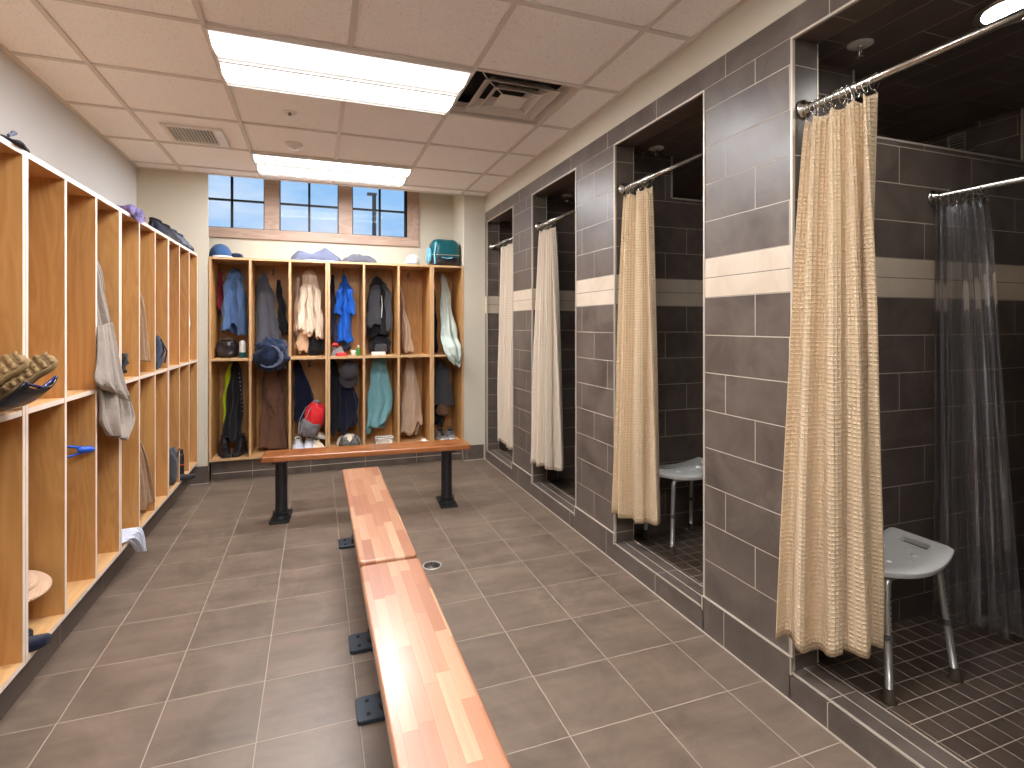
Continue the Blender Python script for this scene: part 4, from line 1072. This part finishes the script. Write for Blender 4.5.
yc = LY(7)
cloth_strip('tan_towel', 'tan towel hanging in upper compartment of the left lockers, left of the navy pouch', 'towel',
  [(0,(-1.2,3.77,1.86),(-1.2,3.79,1.86)),(.35,(-1.06,3.74,1.62),(-.985,3.815,1.575)),(1,(-1.0,3.70,1.165),(-.962,3.925,1.14))], ct['tanb'], 2, .014, (-1.1, yc, 1.1), seed=5)
cloth_strip('tan_towel', 'tan towel hanging low in the left lockers, below the other tan towel', 'towel',
  [(0,(-1.2,3.77,.99),(-1.2,3.79,.99)),(.35,(-1.06,3.74,.76),(-.985,3.805,.66)),(1,(-.995,3.69,.25),(-.957,3.945,.265))], ct['tanb'], 2, .014, (-1.1, yc, .3), seed=6)
r = thing('navy_pouch', 'navy blue pouch standing on the shelf of the left lockers', 'bag', (-1.02, LY(8)+.005, 1.0735))
blob(.065,.105,.115, 41, ct['navy'], 'bag_body', r, .65, .06, c=(0,0,.110), flat=.95)
b = MB(); b.tube([(.055,-.05,.05),(.078,-.0,.12),(.05,.03,.2)], .006, 8); b.tube([(.065,.07,.04),(.085,.04,.12),(.05,.03,.2)], .005, 8); b.build('strap', ct['navyd'], r, True)
yc = LY(11)
cloth_strip('white_towel', 'thin white towel edge in the last compartment of left lockers', 'towel',
  [(0,(-1.15,5.02,1.62),(-1.13,5.03,1.62)),(.35,(-1.05,5.01,1.50),(-.985,5.065,1.47)),(.6,(-1.04,5.0,1.38),(-.965,5.075,1.37)),(.62,(-1.04,5.0,1.37),(-.965,5.045,1.36)),(1,(-1.03,5.0,1.21),(-.965,5.045,1.20))], ct['white'], 1.5, .006, (-1.1, yc-.12, 1.2), seed=7)
r = cloth_strip('pale_cloth', 'pale lilac cloth spilling over the bottom edge of the left lockers', 'cloth',
  [(0,(-1.14,LY(6)-.135,.225),(-1.14,LY(6)+.06,.225)),(.45,(-.97,LY(6)-.125,.218),(-.965,LY(6)+.09,.225)),(.62,(-.935,LY(6)-.06,.205),(-.93,LY(6)+.10,.21)),(1,(-.925,LY(6)+.06,.10),(-.915,LY(6)+.10,.085))],
  ct['pale'], 2.5, .010, (-1.0, LY(6), .2), seed=9)
# blue hanger
yc = LY(4)
r = thing('hanger', 'blue plastic hanger poking out low in the left lockers', 'hanger', (-1.14, 2.885, .80), (0,0,.50))
b = MB(); b.tube([(.195,0,.004),(.10,0,.03),(.0,0,.055),(-.10,0,.03),(-.195,0,.004)], .006, 8); b.tube([(.195,0,-.006),(.12,0,-.020),(0,0,-.028),(-.12,0,-.020),(-.195,0,-.006)], .005, 8)
b.build('hanger_body', ct['bright'], r, True)
for sx in (-1, 1):
    b = MB(); b.tube([(sx*.150,0,.004),(sx*.175,0,.002),(sx*.200,0,-.001),(sx*.212,0,-.003)], [.010,.016,.015,.006], 12); b.build('shoulder_end', ct['bright'], r, True)
b = MB(); b.tube([(0,0,.055),(0,0,.09),(.02,0,.105),(.03,0,.125),(.015,0,.145),(-.008,0,.145)], .0025, 8); b.build('hook', M['alu'], r, True)
# bottom of the first visible bay: straw hat on shoes, navy slipper
yc = LY(3)
r = thing('straw_hat', 'braided straw hat resting on dark shoes in the bottom left locker', 'hat', (-1.055, yc+.0, .385), (.20,.12,.2))
MB().lathe([(.108,-.0),(.111,.004),(.104,.012),(.070,.018),(.062,.036),(.045,.048),(.01,.052)], 44).build('hat_body', straw_mat(), r, True)
MB().lathe([(.071,.018),(.0715,.021),(.067,.030),(.065,.031)], 44).build('hat_band', ct['tan'], r, True)
shoe('black shoe under the straw hat', (-1.12, yc-.03, .2005), R90, ct['blackc'], ks, ct['white'], None, .125, .27)
shoe('navy slipper sticking out of the bottom of the left lockers', (-1.03, yc-.095, .2005), R90+.08, ct['navy'], ct['navyd'], ct['navyd'], None, .055, .24, 'slipper')
r = thing('dark_case', 'tiny dark blue case on the shelf edge behind the lug-soled boots', 'case', (-1.02, yc-.10, 1.0735)); MB().prism(rrect(.05,.03,.008), 0, .012).build('case_body', ct['navyd'], r, bevel=.002)
MB().prism(rrect(.02,.012,.003), .012, .014).build('clasp', M['alu'], r)
r = thing('ball', 'tiny dark red ball on the floor of the locker under the blue hanger', 'ball', (-1.06, LY(4)-.115, .2005)); MB().lathe([(.004,0),(.010,.003),(.014,.010),(.014,.016),(.010,.023),(.004,.026)], 16).build('ball_body', ct['darkred'], r, True)
# lug-soled boots sticking out of the nearest unit
yc = LY(2)
r = thing('stuff_sack', 'grey stuff sack on the shelf under the lug-soled boots', 'bag', (-1.08, yc-.035, 1.0735)); blob(.10,.10,.052, 51, ct['grey'], 'bag_body', r, .7, .05, c=(0,0,.05), flat=.95)
bg = 'boots lying in the nearest left locker'
def aim(t, sn):
    t = Vector(t).normalized(); sn = Vector(sn); sn = (sn-t*sn.dot(t)).normalized()
    Y, Z = -t, -sn; X = Y.cross(Z)
    return Matrix((X, Y, Z)).transposed().to_euler()
bo = aim((.72,.30,.50), (.25,-.75,.75))
shoe('dark boot with tan lugged sole, front one of the two sticking out', (-.965, 2.075, 1.200), 0, ct['leather'], ct['tansole'], ct['blackc'], bg, .10, .27, 'hiking_boot', 'boot', rot=bo, lug=True)
shoe('dark boot with tan lugged sole, rear one of the two sticking out', (-.950, 2.235, 1.190), 0, ct['leather'], ct['tansole'], ct['blackc'], bg, .10, .27, 'hiking_boot', 'boot', rot=bo, lug=True)
r = thing('black_tray', 'glossy black plastic tray under the lug-soled boots', 'tray', (-.985, 2.16, 1.135), (0,-.15,0))
b = MB(); P = []
for i in range(15):
    x = -.10+.26*i/14; row = []
    for j in range(13):
        y = -.11+.22*j/12; row.append((x, y, -.045+.05*max(0,(x-.06)/.1)**2+.03*abs(y/.11)**4))
    P.append(row)
b.grid(P); b.build('tray_body', plain('glossy_black_plastic', srgb(16,18,24), .15), r, True, solid=.008)
b = MB(); b.tube([(.157,-.10,.03),(.158,0,.006),(.157,.10,.03)], .005, 8); b.build('rim', ct['rimblue'], r, True)
# lower bays further along
r = thing('grey_bag', 'dark grey bag leaning in the bottom of the left lockers', 'bag', (-1.0, 4.56, .2005)); blob(.05,.06,.13, 61, ct['charcoal'], 'bag_body', r, .7, .1, c=(0,0,.135), flat=.95)
b = MB(); b.tube([(.05,-.02,.2),(.06,0,.26),(.04,.02,.2)], .004, 6); b.build('strap', ct['blackc'], r, True)
shoe('olive shoe sticking out past the bottom shelf of left lockers', (-.985, 4.70, .2005), R90-.1, ct['olive'], ks, ct['olive'], None, .05, .25, 'slipper')
r = thing('water_flask', 'slim black flask standing at the bottom of left lockers near the corner', 'bottle', (-.985, LY(10)+.03, .2005))
MB().lathe([(.022,0),(.024,.01),(.024,.15),(.018,.17),(.015,.172)], 20).build('bottle_body', ct['leather'], r, True); MB().lathe([(.017,.172),(.017,.20),(.008,.202)], 16).build('bottle_cap', ct['blackc'], r, True)
MB().lathe([(.0246,.08),(.0248,.081),(.0248,.088),(.0246,.089)], 20).build('band', ct['redp'], r, True)
# top of left lockers
ZTOP = 1.9775
r = thing('black_gloves', 'pair of crumpled black gloves on top of the left lockers', 'gloves', (-1.05, 2.26, ZTOP)); 
crumple(.10,.28,.052, 21, ct['blackc'], 'glove', r, (.03,-.12,0)); crumple(.09,.20,.046, 24, ct['blackc'], 'glove', r, (.055,.095,0), rot=.3)
MB().tube([(.09,-.0,.02),(.10,.02,.035),(.08,.05,.045)], .006, 6).build('cuff', ct['slate'], r, True)
r = thing('purple_towel', 'rolled purple towel lying over the top edge of left lockers', 'towel', (-1.02, 3.56, ZTOP), (0,0,-.12))
b = MB(); P = []
for i in range(30):
    t = i/29; x = -.10+.20*t; rr = .031+.004*math.sin(9*t); drop = -.0 if t < .72 else -.03*((t-.72)/.28)**1.5
    P.append([(x+.0*drop, rr*1.9*math.cos(2*PI*k/28)*(1-.08*math.sin(5*t)), max(drop if t > .7 else 0, 0 if t <= .7 else drop)+rr*.9+rr*.9*math.sin(2*PI*k/28)+drop*.3+.004*math.sin(5*2*PI*k/28)) for k in range(28)])
s0 = b.grid(P, close=True); b.cap(s0, 28); b.cap(s0+29*28, 28, True); b.build('towel_roll', ct['lilac'], r, True)
b = MB(); P = []
for i in range(60):
    a = i*.32; q = .004+.0007*i; P.append((.101, q*math.cos(a)*1.1, .018+q*.6*math.sin(a)))
b.tube(P, .003, 5); b.build('roll_end', ct['lilac2'], r, True)
tg = 'dark sneakers on top of the left lockers'
shoe('navy-black running shoe, leftmost on top of the left lockers', (-1.025, 4.45, ZTOP), R90+1.2, ct['navyd'], ks, ct['blackc'], tg, .13, .24)
shoe('black running shoe, second from left on top of left lockers', (-1.02, 4.66, ZTOP), R90+1.2, ct['blackc'], ks, ct['blackc'], tg, .13, .24)
shoe('grey mesh running shoe, third on top of the left lockers', (-1.02, 4.87, ZTOP), R90+1.2, ct['steel'], ks, ct['slate'], tg, .13, .24)
shoe('grey mesh running shoe nearest the corner on top of left lockers', (-1.02, 5.08, ZTOP), R90+1.2, ct['steel'], ks, ct['slate'], tg, .13, .24)

# ------------------------------------------------------------------ sky, camera, colour
sd = bpy.data.lights.new('bounce_sun', 'SUN'); sd.energy = 5; sd.angle = .01; so = bpy.data.objects.new('bounce_sun', sd); COL.objects.link(so); so.rotation_euler = (.75, 0, -.3)  # unseen sun, added so the ground outside bounces light into the room

w = bpy.data.worlds.new('sky'); S.world = w; w.use_nodes = True; t = w.node_tree; t.nodes.clear()
o = t.nodes.new('ShaderNodeOutputWorld'); bg_ = t.nodes.new('ShaderNodeBackground'); tc = t.nodes.new('ShaderNodeTexCoord')
mp = t.nodes.new('ShaderNodeMapping'); mp.inputs['Scale'].default_value = (1,1,3.2)
ns = t.nodes.new('ShaderNodeTexNoise'); ns.inputs['Scale'].default_value = 3.2; ns.inputs['Detail'].default_value = 6; ns.inputs['Roughness'].default_value = .55
rp = t.nodes.new('ShaderNodeValToRGB'); rp.color_ramp.elements[0].position = .46; rp.color_ramp.elements[1].position = .78
rp.color_ramp.elements[0].color = srgb(150,196,240); rp.color_ramp.elements[1].color = srgb(236,242,250)
t.links.new(tc.outputs['Generated'], mp.inputs[0]); t.links.new(mp.outputs[0], ns.inputs['Vector']); t.links.new(ns.outputs[0], rp.inputs[0])
t.links.new(rp.outputs[0], bg_.inputs[0]); bg_.inputs[1].default_value = .68; t.links.new(bg_.outputs[0], o.inputs[0])

cd = bpy.data.cameras.new('camera'); cam = bpy.data.objects.new('camera', cd); COL.objects.link(cam)
cam.location = (0, 0, 1.367); cam.rotation_euler = (PI/2, 0, -.3486)
cd.sensor_width = 36; cd.lens = 540.25/1024*36; cd.shift_y = -(384-325.1)/1024; cd.clip_start = .05
S.camera = cam
S.cycles.diffuse_bounces = 8; S.cycles.max_bounces = 14
S.view_settings.view_transform = 'Standard'; S.view_settings.look = 'None'; S.view_settings.gamma = 1
S.view_settings.exposure = 0.68; S.view_settings.use_curve_mapping = False
